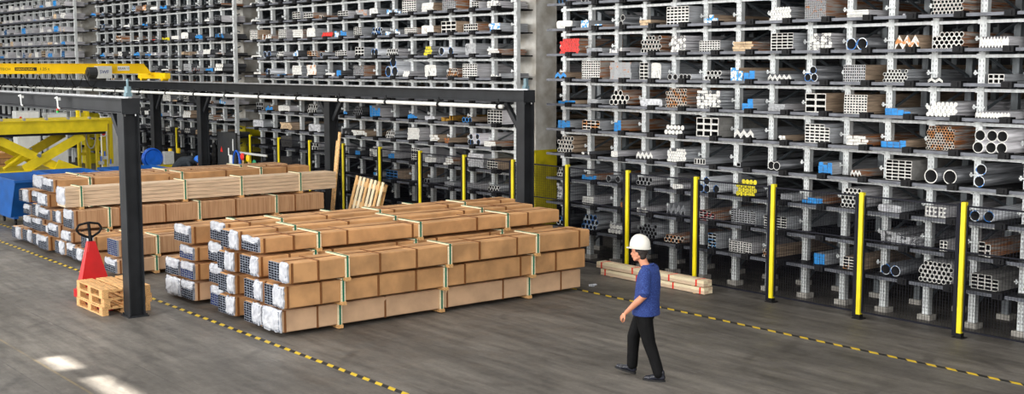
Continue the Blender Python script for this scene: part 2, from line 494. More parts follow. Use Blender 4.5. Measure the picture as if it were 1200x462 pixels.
def rack(X0, p, nb, zoff, label, endskip=False, detail=True):
    t = thing('cantilever_rack', label, 'storage rack', (X0, YFR, 0))
    W = p * nb
    for k in range(nb + 1):
        o = obj('upright', UP_F, t, (k * p, 0, zoff))
        obj('foot_block', FOOT, t, (k * p, 0, 0))
        for i in range(NL):
            if detail and (i * 7 + k * 5) % 4: obj('clip', CLIP, t, (k * p, 0, zoff + Z0L + i * DZ))
        if endskip and k >= nb: continue
        obj('side_brace', BRM, t, (k * p, 0, zoff))
        for dy in ((1.0, 3.2, 5.3)):
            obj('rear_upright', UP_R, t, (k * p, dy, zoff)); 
        obj('foot_block', FOOT, t, (k * p, 1.0, 0))
    b = MB(); b.box(-.06, -.025, -.024, W + .06, -.002, .024)
    for k in range(nb + 1):
        b.box(k * p - .07, -.034, -.036, k * p + .07, -.025, .036)
        b.box(k * p - .05, -.042, -.02, k * p - .03, -.034, 0); b.box(k * p + .03, -.042, -.02, k * p + .05, -.034, 0)
    bm = b.mesh('crossbeam', GALV)
    b = MB(); y0 = YLIP - YFR
    b.box(0, y0, -.03, .60, y0 + .045, .018, 0)                          # steel front lip
    b.box(0, y0 + .045, -.02, p - .07, -.06, .012, 1)                   # black tray floor
    b.box(.09, -.06, -.02, p - .16, 2.4, .008, 1)
    tm = b.mesh('shelf_tray', [LIPM, TRAYK])
    b = MB(); b.box(.61, y0 - .035, -.045, p - .015, y0 + .12, .05); b.box(.66, y0 - .05, -.03, p - .06, y0 - .035, .03)
    sm = b.mesh('stop_block', BLACKR)
    for j in range(NL):
        z = Z0L + j * DZ + zoff
        obj('crossbeam', bm, t, (0, 0, z - .095))
        for k in range(nb):
            obj('shelf_tray', tm, t, (k * p, 0, z)); obj('stop_block', sm, t, (k * p, 0, z))
    return t


RK = {
    'R': (-19.10, .79, 14, 0.0, 'behind walking man'),
    'M': (-32.96, .814, 15, 0.0, 'behind crane posts'),
    'L': (-46.40, .838, 14, 0.10, 'behind crane girder'),
}
rack(*RK['R'][:4], 'tall galvanised storage rack of metal profiles behind the walking man')
rack(*RK['M'][:4], 'tall galvanised storage rack of metal profiles behind dark crane posts', True)
rack(*RK['L'][:4], 'tall galvanised storage rack of metal profiles behind yellow crane girder', True)
# small spare bay end beyond the farthest column: too far to pick apart
b = MB()
pX = .85; X0 = -61.7
for k in range(16):
    x = X0 + k * pX
    if x > -48.8: break
    if x > -51.2: b.box(x - .055, 16.9, .1, x + .055, 17.0, 7.35); continue
    b.box(x - .055, 16.9, .1, x + .055, 17.0, 7.35)
    b.box(x - .05, 17.9, .1, x + .05, 18.0, 7.35)
for j in range(NL):
    z = Z0L + j * DZ + .12
    b.box(X0, 16.875, z - .12, -48.9, 16.9, z - .07)
    b.box(X0, 16.4, z - .03, -48.9, 16.45, z + .03, 1); b.box(X0, 16.45, z - .02, -48.9, 17.4, z + .01, 2)
FARRACK = tag(b.build('cantilever_rack', [GALV, LIPM, TRAYK]), 'distant galvanised storage rack beyond the farthest concrete column', 'storage rack')

# ------------------------------------------------------------------ stored profiles
RIGHT = {
9: "0 6 35 14 P2 blue dark;1 6 33 14 P2 white dark;2 12 29 9 I white steel;3 6 21 7 I white steel",
8: "0 6 51 18 S white steel;1 6 23 16 B bluew steel;1 44 23 12 B bluew rust;2 37 22 24 V2 white dark;3 14 34 12 W wood wood;4 8 56 34 Q6x6 white steel;5 21 33 16 B bluew wood;7 12 47 24 O8x5 white steel;8 6 43 35 Q14x13 greyrust rust;9 16 42 13 F5 white lilac;10 41 18 5 I steel dark;11 7 54 34 R8x6 white rust",
7: "0 13 61 32 O9x7 red rust;1 14 48 12 S steel steel;2 6 37 12 I white lilac;3 13 55 33 R6x5 white rust;4 22 37 31 G5x6 white lilac;5 9 49 21 Q8x5 white steel;6 8 47 18 W wood rust;7 17 46 31 Q4x6 white steel;8 17 45 29 G6x6 white lilac;9 15 47 20 P2 bluerim dark;10 23 42 23 Z3 whiterust wood;11 9 53 26 R6x4 white rust;12 10 45 18 Z9 white lilac",
6: "0 6 35 14 Z2 blue wood;1 9 54 37 Q8x8 white rust;2 6 61 34 F10 greyrust steel;3 16 23 33 Q2x5 white steel;3 41 27 33 S white steel;4 8 57 13 P5 white steel;5 25 41 19 R4x3 white steel;6 9 28 29 B bluew wood;6 41 25 18 B blue steel;7 9 50 12 Z5 white steel;8 12 28 20 Y3 bluerim dark;9 12 42 28 Q10x6 grey wood;10 7 45 21 R7x4 white steel;11 9 25 8 Z2 white dark;12 27 25 14 Q3x2 white steel",
5: "0 14 54 7 B blue wood;1 28 33 11 S grey steel;2 7 56 31 R4x3 white rust;3 12 62 15 S foil steel;4 9 55 36 R8x7 rustring rust;5 8 58 33 G6x6 white steel;6 38 25 20 B blue steel;7 11 37 12 F4 grey lilac;8 14 42 32 Q2x3 white wood;9 14 44 31 Q8x7 white wood;10 12 46 11 B blue steel;11 6 53 23 O7x4 white lilac;12 10 54 10 Z11 white lilac",
4: "0 6 22 20 B blue steel;0 29 24 16 B blue steel;1 13 51 19 Q4x3 whiterust steel;2 22 20 22 B blue rust;4 6 51 21 O5x3 white dark;5 9 54 35 Q3x3 white grey;6 14 45 17 Z3 white steel;7 42 15 10 W white wood;8 14 50 32 Q5x6 white steel;9 15 43 16 W white rust;10 6 45 12 B blue wood;11 6 49 37 R10x9 rustring rust;12 11 54 35 P3x2 white lilac",
3: "0 6 51 35 R5x5 white wood;1 6 26 7 I white dark;2 16 20 12 S white lilac;3 7 44 15 Z4 white lilac;4 15 50 26 O8x5 white steel;5 6 27 10 Q4x1 white steel;6 21 10 8 Q1x1 grey dark;7 12 32 15 P2 white dark;8 43 28 20 B blue steel;9 27 20 11 Z3 white rust;10 16 46 32 Q4x6 white grey;11 10 55 23 P2 white dark;12 12 25 35 V2 bluerim dark",
2: "0 6 44 22 R5x4 white steel;1 6 44 9 B blue rust;2 6 67 14 P3 grey dark;3 8 44 17 R4x2 grey lilac;4 27 29 10 S white lilac;5 19 46 26 Y4 bluerim steel;6 25 48 31 O5x5 yellow dark;7 46 27 12 F4 steel steel;8 13 42 10 B blue rust;9 14 43 33 R5x5 white lilac;10 6 44 12 S foil steel;11 12 38 16 C5 white lilac;12 9 37 17 P2 bluerim steel",
1: "0 6 33 37 G4x6 foil steel;1 7 36 16 F5 white lilac;2 44 12 14 W rust steel;3 18 30 10 I white lilac;4 10 49 23 Z4 steel steel;5 21 38 18 Q4x4 redw rust;6 12 57 27 Q9x7 grey steel;7 13 49 23 Q4x5 white steel;10 9 65 19 G7x4 foil foil;11 39 13 16 Q2x3 white lilac;12 21 11 21 Q1x3 white rust;12 36 9 19 Q1x2 white rust",
0: "0 6 41 20 R3x2 bluerim dark;1 12 52 32 R4x3 bluerim steel;2 13 42 19 O4x4 white lilac;3 16 49 29 R5x4 steel steel;4 11 51 15 R5x2 rustring rust;5 43 19 29 Q2x5 bluew steel;6 11 52 20 Q8x5 white lilac;7 13 28 20 R5x4 rustring wood;8 38 23 19 B blue steel;9 18 33 20 Q3x4 whiterust wood;10 11 41 18 P2 bluerim dark;11 6 59 34 R7x5 white lilac;12 11 44 23 Q4x4 white grey",
}
MID = {
10: "0 5 35 10 I white steel;0 42 34 10 S grey steel;1 24 52 7 I white steel",
9: "0 17 59 13 I white steel;3 21 44 24 Q3x4 white steel;4 6 52 19 Q4x3 white rust;5 6 27 14 R2x2 rustring rust;6 14 52 18 Q4x3 white lilac;7 26 50 18 F5 greyrust lilac;8 6 40 20 S white steel;9 11 23 13 B bluew steel;9 42 27 13 B bluew steel;10 6 59 32 Q6x6 white steel;11 6 50 23 F6 white wood;12 8 54 26 Q9x7 grey rust;13 37 26 18 Q3x4 white lilac;14 10 49 17 G5x3 white lilac",
8: "0 6 50 31 Q5x6 white wood;1 6 53 20 I white rust;2 6 46 30 Q5x6 white lilac;3 6 59 27 F5 white rust;4 15 47 29 S white steel;5 6 59 16 O5x3 red rust;6 6 22 21 B bluew steel;6 30 30 18 B blue steel;7 14 38 25 Q4x5 white steel;8 15 52 22 R4x3 bluerim steel;9 6 23 11 B bluew steel;9 41 23 15 B bluew steel;10 16 52 17 Q7x4 white rust;11 6 53 21 S white wood;12 8 58 28 Q3x3 white wood;13 7 52 20 Q6x3 white rust;14 22 37 19 B bluew steel",
7: "0 6 66 8 F2 white steel;1 6 48 20 P2 bluerim dark;2 6 41 17 R3x2 white lilac;3 6 30 20 B bluew dark;4 13 52 17 Q4x3 rustring rust;5 6 28 14 P1 bluerim dark;6 11 57 16 Q5x3 white lilac;7 17 42 25 Q3x3 white steel;8 6 45 20 P2 bluerim steel;9 6 54 19 R5x3 white lilac;11 6 36 23 O4x4 yellow steel;12 6 55 20 P2 bluerim steel;13 13 42 28 S grey steel;14 15 43 14 W white rust",
6: "0 13 44 10 F2 white rust;1 6 48 20 P2 bluerim steel;2 10 51 5 B blue rust;3 10 54 29 F8 white steel;4 11 52 31 F8 whiterust steel;5 19 54 9 W white rust;6 6 22 16 B blue dark;7 7 51 29 Q6x6 grey rust;9 8 54 28 Y3 bluerim steel;10 6 30 15 O3x3 white lilac;11 6 50 31 S white steel;12 24 44 22 R5x4 rustring rust;13 10 55 32 Q6x6 white lilac;14 31 43 12 I white steel",
5: "0 6 69 15 I rust steel;3 6 69 17 Q5x2 grey steel;6 6 62 19 S grey lilac;7 14 55 29 R6x5 wood wood;8 6 33 18 P1 grey dark;9 11 62 13 I wood wood;10 14 59 17 I darkred darkred;11 10 53 25 P3x2 white steel;12 6 51 24 Q6x5 white wood;13 6 52 12 Z5 blue steel;14 12 47 27 Q4x3 whiterust steel",
4: "0 19 44 23 Q3x2 grey grey;1 6 43 15 B blue wood;2 6 69 18 S white lilac;4 12 57 26 R4x4 white steel;6 38 17 11 B blue dark;7 6 47 25 R4x3 steel dark;8 6 49 29 B blue lilac;10 13 41 13 B blue steel;11 9 43 10 S foil lilac;12 6 38 16 I gold gold;13 6 43 16 R3x2 blue wood;14 18 53 31 Q5x5 white lilac",
3: "0 6 69 23 S foil steel;2 6 69 20 W wood wood;4 6 69 22 S foil steel;6 32 39 18 I steel dark;7 6 68 14 W white wood;9 6 43 18 R4x3 white steel;10 12 52 30 F7 white lilac;11 30 36 17 W white wood;12 12 21 12 W rust wood;13 22 42 22 Y5 bluerim lilac;14 6 44 12 F3 white rust",
2: "2 6 69 33 S dark dark;4 23 47 22 R3x2 white lilac;6 32 44 16 I steel dark;7 10 26 11 B blue dark;8 6 49 27 G4x4 white lilac;9 6 28 13 B blue lilac;10 30 37 32 Q4x6 white lilac;11 6 47 13 F3 white lilac;12 15 34 16 W white rust;13 17 59 32 F7 foil steel;14 14 38 23 Q4x4 white wood",
1: "2 6 69 25 S dark dark;8 15 25 11 B bluew steel;9 6 51 22 Q3x3 blue wood;11 11 36 13 R2x1 steel steel;12 7 41 10 F3 grey steel;13 21 46 14 F4 steel lilac;14 17 44 16 R4x3 white steel",
}



def ring(cx, cz, r, n, ph=0.0):
    return [(cx + r * cos(ph + 2 * pi * i / n), cz + r * sin(ph + 2 * pi * i / n)) for i in range(n)]


def rect(x0, z0, x1, z1):
    return [(x0, z0), (x1, z0), (x1, z1), (x0, z1)]


def bundle_mesh(kind, w, h, L, rng):
    """end faces at y=0, profiles run along +Y; x 0..w, z 0..h"""
    b = MB(); c = kind[0]; J = lambda s=.02: rng.uniform(-s, s) if s else 0
    n, m = 1, 1
    if 'x' in kind: n, m = map(int, kind[1:].split('x'))
    elif len(kind) > 1: n = int(kind[1:])
    if c in 'RO':
        r = w / (2 * n + 1); m = max(1, int(round((h - 2 * r) / (1.72 * r))) + 1)
        if m == 1: r = min(r, h / 2)
        dz = (h - 2 * r) / (m - 1) if m > 1 else 0
        dz = min(dz, 2 * r)
        sides = 10 if n > 6 else 14
        for j in range(m):
            for i in range(n):
                if j == m - 1 and m > 2 and (i == 0 or rng.random() < .07): continue
                x = r + 2 * r * i + (r if j % 2 else 0); z = r + j * dz
                y = J(.004)
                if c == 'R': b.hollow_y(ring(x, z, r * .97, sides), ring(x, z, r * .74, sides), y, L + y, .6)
                else: b.extr_y(ring(x, z, r * .97, sides), y, L + y)
    elif c == 'Q':
        cw = w / n; ch = h / m; tw = min(cw, ch) * (.13 if n * m < 26 else .19); g = min(cw, ch) * .03
        for j in range(m):
            for i in range(n):
                if j == m - 1 and m > 3 and i > n * .6 and rng.random() < .25: continue
                x0 = i * cw + g; x1 = (i + 1) * cw - g; z0 = j * ch + g * .5; z1 = (j + 1) * ch - g * .5
                y = J(.004)
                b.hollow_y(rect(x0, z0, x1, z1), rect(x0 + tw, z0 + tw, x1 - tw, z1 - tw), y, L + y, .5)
    elif c == 'G':
        cw = w / n; ch = h / m
        for j in range(m):
            for i in range(n):
                if j == m - 1 and rng.random() < .25: continue
                s = .47; cx = (i + .5) * cw + J(cw * .12); cz = (j + .5) * ch + (J(ch * .06) if j else 0)
                a = J(.22); y = J(.012)
                if rng.random() < .3:
                    q = ring(cx, cz, min(cw, ch) * .48, 8, a); b.hollow_y(q, ring(cx, cz, min(cw, ch) * .28, 8, a), y, L + y, .4)
                else:
                    q = [(cx + (ux * cos(a) - uz * sin(a)) * cw * s * .95, max(0, cz + (ux * sin(a) + uz * cos(a)) * ch * s * .95)) for ux, uz in ((-1, -1), (1, -1), (1, 1), (-1, 1))]
                    b.extr_y(q, y, L + y)
    elif c == 'Z':
        tw = w / n; t = h * (.52 if n < 6 else .72); pk = h - t
        lay = 3 if n < 6 else 2
        for l in range(lay):
            zt = t * l / lay; th = t / lay * .94; y = J(.006)
            top = [(i * tw / 2, (pk if i % 2 else 0)) for i in range(2 * n + 1)]
            poly = [(x, z + zt) for x, z in top] + [(x, z + zt + th) for x, z in reversed(top)]
            # split into quads so that every end polygon is convex
            for i in range(2 * n):
                a0, a1 = top[i], top[i + 1]
                b.extr_y([(a0[0], a0[1] + zt), (a1[0], a1[1] + zt), (a1[0], a1[1] + zt + th), (a0[0], a0[1] + zt + th)], y, L + y)
    elif c == 'F':
        ch = h / n
        for j in range(n):
            y = J(.014); x0 = abs(J(w * .03)); x1 = w - abs(J(w * .03))
            k = rng.choice((1, 2, 2, 3)) if w > .2 else 1
            for q in range(k):
                b.extr_y(rect(x0 + (x1 - x0) * q / k + .002, j * ch, x0 + (x1 - x0) * (q + 1) / k - .002, (j + .86) * ch), y + J(.006), L + y)
    elif c == 'S':
        k = 12; ex = .32
        pts = []
        for i in range(4 * k // 2):
            a = 2 * pi * i / (4 * k // 2)
            cx = w / 2 + (abs(cos(a)) ** ex) * (1 if cos(a) > 0 else -1) * w / 2 * (1 - abs(J(.08)))
            cz = h / 2 + (abs(sin(a)) ** ex) * (1 if sin(a) > 0 else -1) * h / 2 * (1 - (abs(J(.12)) if sin(a) > 0 else 0))
            pts.append((cx, max(0, cz)))
        b.extr_y(pts, 0, L)
        for q in range(5):                                              # creases of the wrapping
            x = rng.uniform(.05, .8) * w; z = rng.uniform(.05, .6) * h
            b.extr_y([(x, z), (x + w * .15, z + J(h * .1)), (x + w * .12, z + h * .22)], -.012, .05)
    elif c == 'W':
        k = max(2, round(h / .05)); ch = h / k
        for j in range(k):
            x0 = abs(J(w * .08)); x1 = w - abs(J(w * .1)); y = J(.03); q = rng.choice((2, 3))
            for i in range(q):
                b.extr_y(rect(x0 + (x1 - x0) * i / q + .003, j * ch, x0 + (x1 - x0) * (i + 1) / q - .003, (j + .9) * ch), y + J(.012), L + y)
    elif c == 'B':
        k = max(1, round(w / .11)); cw = w / k
        for i in range(k):
            hh = h * rng.choice((1, 1, .8, .6)); q = max(1, round(hh / .06)); dh = hh / q
            for j in range(q):
                y = J(.006)
                b.extr_y(rect(i * cw + .003, j * dh + .001, (i + 1) * cw - .004, (j + 1) * dh - .002), y, L + y)
    elif c == 'C':
        cw = w / n
        for i in range(n):
            y = J(.02); x = i * cw; t = cw * .3
            b.extr_y(rect(x, 0, x + t, h), y, L); b.extr_y(rect(x + t, 0, x + cw * .85, h * .16), y, L)
            b.extr_y(rect(x + t, h * .42, x + cw * .7, h * .56), y, L); b.extr_y(rect(x + t, h * .84, x + cw * .85, h), y, L)
    else:                                                               # 'I': a few loose rods and bars
        x = 0
        while x < w - .012:
            ww = rng.uniform(.03, .07); ww = min(ww, w - x); hh = h * rng.uniform(.45, 1); y = J(.05)
            if rng.random() < .5: b.extr_y(ring(x + ww / 2, min(ww, hh) / 2, min(ww, hh) / 2, 8), y, L + y)
            else: b.extr_y(rect(x, 0, x + ww * .95, hh), y, L + y)
            x += ww
    return b


NAMES = {
    'R': ('tube_bundle', 'round tube bundle', 'tube bundle'), 'O': ('bar_bundle', 'round bar bundle', 'bar bundle'),
    'Q': ('box_section_bundle', 'box section bundle', 'section bundle'), 'G': ('profile_bundle', 'mixed profile bundle', 'profile bundle'),
    'Z': ('angle_stack', 'nested angle profiles', 'angle profiles'), 'F': ('flat_bar_stack', 'flat bar stack', 'flat bars'),
    'S': ('wrapped_bundle', 'wrapped profile bundle', 'wrapped bundle'), 'W': ('batten_stack', 'batten stack', 'battens'),
    'B': ('square_bar_stack', 'square bar stack', 'square bars'), 'C': ('channel_stack', 'channel profile stack', 'channels'),
    'I': ('loose_rod_pile', 'loose rods', 'rods'), 'P': ('steel_pipe', 'large steel pipe', 'pipe'),
}
ENDW = {'white': 'white-ended', 'grey': 'grey', 'steel': 'dull steel', 'foil': 'film-wrapped', 'blue': 'blue-ended', 'bluew': 'blue-white', 'bluerim': 'blue-rimmed',
        'red': 'red-ended', 'redw': 'red-white', 'yellow': 'yellow-ended', 'gold': 'golden brown', 'wood': 'timber-coloured', 'rust': 'rusty', 'greyrust': 'rust-spotted',
        'whiterust': 'rust-stained', 'rustring': 'rust-rimmed', 'darkred': 'dark red', 'dark': 'dark'}
YF = 16.62


def place(sec, lvl, k, offc, wc, hc, kind, end, body, rng):
    X0, p, nb, zoff, rname = RK[sec]
    z = Z0L + lvl * DZ + zoff + .0125; x = X0 + k * p + offc / 100.0; w = wc / 100.0; h = hc / 100.0
    short = (sec == 'M' and k == nb - 1) or (sec == 'L' and k >= nb - 2)
    L = .8 if short else rng.uniform(5.3, 5.75)
    y = YF + rng.uniform(-.05, .05)
    where = '%s shelf, %s bay from column, %s' % (ORD[lvl], ORDB[k], rname)
    grp = 'stock on the rack ' + rname
    mats = [END[end], BODY[body], BORE]
    if kind[0] in 'PVY':
        spots = []
        n = kind[1:]
        if kind[0] == 'P' and 'x' in n:
            nx, nz = map(int, n.split('x')); r = min(w / nx, h / nz) / 2
            if nx * r * 2 > w: r = w / nx / 2
            for j in range(nz):
                for i in range(nx): spots.append((r + i * w / nx + (r * .12 if j else 0), r + j * 2 * r))
        elif kind[0] == 'P':
            nx = int(n); r = min(w / nx, h) / 2
            if nx == 5: r = w / 10
            spots = [(r + i * w / nx, r) for i in range(nx)]
        elif kind[0] == 'V':
            r = h / 4; spots = [(r, r), (r * .9 if w < .3 else r, 3 * r)]
        else:
            q = int(n); lo = (q + 1) // 2 if q != 4 else 3; r = w / lo / 2
            spots = [(r + 2 * r * i, r) for i in range(lo)] + [(2 * r * (i + 1), r + r * 1.75) for i in range(q - lo)]
        nm, word, cat = NAMES['P']
        rows = sorted({round(q[1], 3) for q in spots})
        for (px, pz) in spots:
            mates = sorted(q[0] for q in spots if abs(q[1] - pz) < .002); od = ORDB[mates.index(px)] + ' ' if len(mates) > 1 else ''
            od = (('upper ' if pz > rows[0] + .002 else 'lower ') if len(rows) > 1 else '') + od
            b = MB(); yy = rng.uniform(-.06, .06); rr = r * .985
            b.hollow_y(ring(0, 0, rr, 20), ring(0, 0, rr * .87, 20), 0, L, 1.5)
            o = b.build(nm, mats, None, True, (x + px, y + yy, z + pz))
            me = o.data
            me.polygons.foreach_set('use_smooth', [len(f.vertices) == 4 and abs(f.normal.y) < .5 for f in me.polygons])
            tag(o, '%s%s pipe on %s' % (od, ENDW[end], where), cat, grp)
        return
    nm, word, cat = NAMES[kind[0]]
    b = bundle_mesh(kind, w, h, L, rng)
    o = b.build(nm, mats, None, False, (x, y, z))
    tag(o, '%s %s on %s' % (ENDW[end], word, where), cat, grp)


rng = random.Random(11)
for sec, D in (('R', RIGHT), ('M', MID)):
    for lvl, s in D.items():
        for it in s.split(';'):
            a = it.split()
            place(sec, lvl, int(a[0]), int(a[1]), int(a[2]), int(a[3]), a[4], a[5], a[6], rng)
# the rack behind the crane girder: small in the picture, stocked from the same kinds
rng = random.Random(5)
KINDS = ['R4x3', 'R5x4', 'Q4x4', 'Q5x4', 'Q3x2', 'O4x3', 'G5x4', 'F5', 'F4', 'S', 'S', 'S', 'B', 'W', 'I', 'Z3', 'C4', 'P2', 'I', 'F6']
ENDS = ['white'] * 9 + ['grey'] * 4 + ['steel', 'foil', 'foil', 'whiterust', 'rustring', 'bluew', 'blue', 'wood', 'greyrust', 'white']
BOD = ['steel', 'lilac', 'dark', 'wood', 'rust', 'dark', 'dark', 'grey']
fixed = {(8, 7): ('O3x3', 'red'), (8, 8): ('B', 'yellow'), (7, 5): ('B', 'blue'), (9, 6): ('B', 'blue'), (10, 8): ('B', 'blue'), (8, 11): ('B', 'blue'), (7, 1): ('B', 'blue'), (10, 0): ('B', 'blue'), (6, 11): ('I', 'darkred'), (6, 12): ('B', 'blue')}
for lvl in range(2, 12):
    for k in range(14):
        if lvl < 4 and k < 4: continue
        f = fixed.get((lvl, k))
        if not f and rng.random() < .2: continue
        kind, end = f if f else (rng.choice(KINDS), rng.choice(ENDS))
        if kind == 'B' and not f: end = rng.choice(('blue', 'bluew', 'white'))
        w = rng.randint(34, 66); h = rng.choice((6, 8, 12, 16, 20, 26))
        if kind[0] == 'P': h = 22; w = 44; end = 'bluerim'
        if kind[0] in 'IB': h = min(h, 16)
        place('L', lvl, k, rng.randint(7, 76 - w), w, h, kind, end, rng.choice(BOD), rng)
dup = {}
for o in COL.objects:
    if o.get('group', '').startswith('stock'): dup.setdefault(o['label'], []).append(o)
for lab, os_ in dup.items():
    if len(os_) > 1:
        for q, o in enumerate(sorted(os_, key=lambda o: o.location.x)): o['label'] = ORDB[q] + ' ' + lab
# beyond the farthest column nobody can count the stock
b = MB()
for lvl in range(6, 13):
    for k in range(15):
        x = X0 = -61.7 + k * .85
        if x > -49.5 or rng.random() < .12: continue
        q = bundle_mesh(rng.choice(('Q4x3', 'R4x3', 'S', 'F5', 'I', 'B', 'W', 'S')), rng.uniform(.35, .65), rng.uniform(.1, .3), .8, rng)
        mi = rng.choice((0, 0, 0, 1, 2, 3)); n = len(b.v); z = Z0L + lvl * DZ + .12 + .012
        b.v += [(vx + x + .08, vy + 16.62, vz + z) for vx, vy, vz in q.v]
        b.f += [tuple(i + n for i in f) for f in q.f]; b.m += [mi if m_ == 0 else (4 if m_ == 1 else 5) for m_ in q.m]
tag(b.build('stored_profiles', [END['white'], END['grey'], END['blue'], END['wood'], BODY['lilac'], BORE]), 'mass of stored profiles on the distant rack beyond the farthest column', 'stored profiles', kind='stuff')

# ------------------------------------------------------------------ mesh fence with yellow posts
FY = 16.15; FP = 1.755; FX0 = -9.37 + 2 * FP
fence = thing('safety_fence', 'black wire mesh safety fence with yellow posts before the racks', 'fence', (FX0, FY, 0))
b = MB(); b.box(-.035, -.035, .012, .035, .035, 2.02)
b.box(-.035, -.035, 2.02, .035, .035, 2.03)
PST = b.mesh('post', YEL)
b = MB(); b.box(-.085, -.075, 0, .085, .075, .012); b.box(-.045, -.045, .012, .045, .045, .07)
for sx in (-.065, .065): b.cyl((sx, 0, .012), (sx, 0, .03), .012, n=6)
BPL = b.mesh('base_plate', BLACKR)
b = MB(); W = FP - .10
b.box(-W, -.015, .10, 0, .015, .125); b.box(-W, -.015, 1.96, 0, .015, 1.985)
b.box(-W, -.015, .125, -W + .02, .015, 1.96); b.box(-.065, -.022, .02, 0, .022, 2.0)
b.box(-W, -.012, 1.28, 0, .004, 1.30)
PFR = b.mesh('panel_frame', NAVY)
b = MB(); n = 34
for i in range(1, n):
    x = -W + W * i / n; b.box(x - .002, -.002, .12, x + .002, .002, 1.97)
for i in range(1, 38):
    z = .12 + 1.85 * i / 38; b.box(-W + .01, .0017, z - .0011, -.01, .0039, z + .0011)
PWI = b.mesh('wire_infill', NAVY)
for i in range(22):
    x = -i * FP
    obj('post', PST, fence, (x, 0, 0)); obj('base_plate', BPL, fence, (x, 0, 0))
    if i < 21:
        fr = obj('panel_frame', PFR, fence, (x - .05, 0, 0))
        tag(obj('wire_infill', PWI, fr), kind='stuff')

# ------------------------------------------------------------------ crane runways
def hsec_post(b, x0, x1, y0, y1, z0, z1, t=.018):
    b.box(x0, y0, z0, x1, y0 + t, z1); b.box(x0, y1 - t, z0, x1, y1, z1)
    b.box((x0 + x1) / 2 - t / 2, y0 + t, z0, (x0 + x1) / 2 + t / 2, y1 - t, z1)


def ibeam_x(b, x0, x1, y0, y1, z0, z1, t=.018):
    b.box(x0, y0, z0, x1, y1, z0 + t); b.box(x0, y0, z1 - t, x1, y1, z1)
    b.box(x0, (y0 + y1) / 2 - t / 2, z0 + t, x1, (y0 + y1) / 2 + t / 2, z1 - t)


def runway(label, yc, zb, x_end, x_start, posts):
    zt = zb + .24
    t = thing('crane_runway', label, 'crane beam', (x_end, yc, 0))
    b = MB(); ibeam_x(b, x_start - x_end, -.02, -.14, .14, zb, zt); b.build('beam', CRANE, t)
    b = MB(); b.box(-.02, -.15, zb - .005, 0, .15, zt + .005)
    for sy in (-.11, .11): b.cyl((0, sy, zb + .03), (.012, sy, zb + .03), .012, n=6)
    b.build('end_plate', CRANE, t)
    b = MB(); b.box(x_start - x_end, -.03, zt, -.02, .03, zt + .03); tag(b.build('crane_rail', ROLLER, t), 'steel rail on top')
    for px in posts:
        b = MB(); hsec_post(b, px - .13, px + .13, -.13, .13, .02, zb); b.build('post', CRANE, t)
        b = MB(); b.box(px - .17, -.17, 0, px + .17, .17, .02)
        for sx in (-.14, .14):
            for sy in (-.14, .14): b.cyl((px + sx, sy, .02), (px + sx, sy, .05), .014, n=6)
        b.build('base_plate', CRANE, t)
        for s in ((-1, 1) if px < -1 else (-1,)):
            b = MB(); b.bar((px + s * .62, 0, zb - .02), (px + s * .12, 0, zb - .62), .10, .08, up=(0, 1, 0)); b.build('brace', CRANE, t)
            b = MB(); b.box(px + s * .62 - .1, -.06, zb - .02, px + s * .62 + .1, .06, zb); b.build('brace_plate', CRANE, t)
        b = MB()
        for sx in (-.09, .09):
            for sy in (-.09, .09): b.cyl((px + sx, sy, zb - .04), (px + sx, sy, zb), .014, n=6)
        tag(b.build('bolts', ROLLER, t), kind='stuff')
    return t


rw = runway('dark steel crane beam whose end post stands beside the stacked pallets', 7.23, 3.27, -18.50, -44.0, (-.13, -9.4, -17.0))
b = MB(); b.box(-.16, -.05, 3.54, -.06, .05, 3.60); b.cyl((-.11, 0, 3.60), (-.11, 0, 3.82), .02); b.box(-.17, -.03, 3.60, -.05, .03, 3.70)
tag(b.build('end_stop', mat('stop_bluegrey', (112, 140, 150), .5, .1), rw), 'blue grey end stop')
for x in (-5.02, -2.95):
    b = MB(); b.path([(x - .12, -.17, 3.46), (x, -.17, 3.48), (x + .02, -.17, 3.30), (x + .1, -.17, 3.28)], .014, 6); b.box(x - .03, -.18, 3.42, x + .03, -.12, 3.47)
    tag(b.build('cable_hook', WHITE, rw), 'white cable hook')
b = MB(); b.cyl((-2.98, -.16, 3.20), (-2.98, -.16, 3.24), .025, n=8); b.cyl((-2.98, -.16, 3.24), (-2.98, -.16, 3.28), .025, n=8, mi=1); b.cyl((-2.98, -.16, 3.28), (-2.98, -.16, 3.36), .008, n=5)
tag(b.build('signal_lamp', [mat('lamp_green', (20, 190, 70), .4), mat('lamp_red', (200, 40, 30), .4)], rw), 'small red and green lamp')
rw2 = runway('dark steel crane beam with white conductor pipe, crossing before the racks', 15.43, 3.30, -18.50, -60.0, (-.13, -7.8, -15.35, -18.9))
b = MB(); b.box(-.16, -.05, 3.57, -.06, .05, 3.63); b.box(-.15, -.03, 3.63, -.07, .03, 3.78)
tag(b.build('end_stop', mat('stop_bluegrey', (112, 140, 150), .5, .1), rw2), 'blue grey end stop')
b = MB(); b.cyl((-41, -.20, 3.20), (-.62, -.20, 3.20), .042, n=10); tag(b.build('conductor_pipe', WHITE, rw2, True), 'white conductor pipe')
for i in range(15):
    x = -.75 - i * 2.1
    b = MB(); b.cyl((x, -.20, 3.24), (x, -.20, 3.36), .012, n=6); b.cyl((x - .04, -.2, 3.20), (x + .04, -.2, 3.20), .05, n=8); b.box(x - .05, -.22, 3.27, x + .05, -.1, 3.30)
    b.build('pipe_hanger', BLACKR, rw2)


def text_mesh(txt, size):
    cu = bpy.data.curves.new('lettering', 'FONT'); cu.body = txt; cu.size = size; cu.extrude = .002; cu.resolution_u = 2
    o = bpy.data.objects.new('lettering', cu); COL.objects.link(o)
    dg = bpy.context.evaluated_depsgraph_get()
    me = bpy.data.meshes.new_from_object(o.evaluated_get(dg))
    bpy.data.objects.remove(o)
    return me


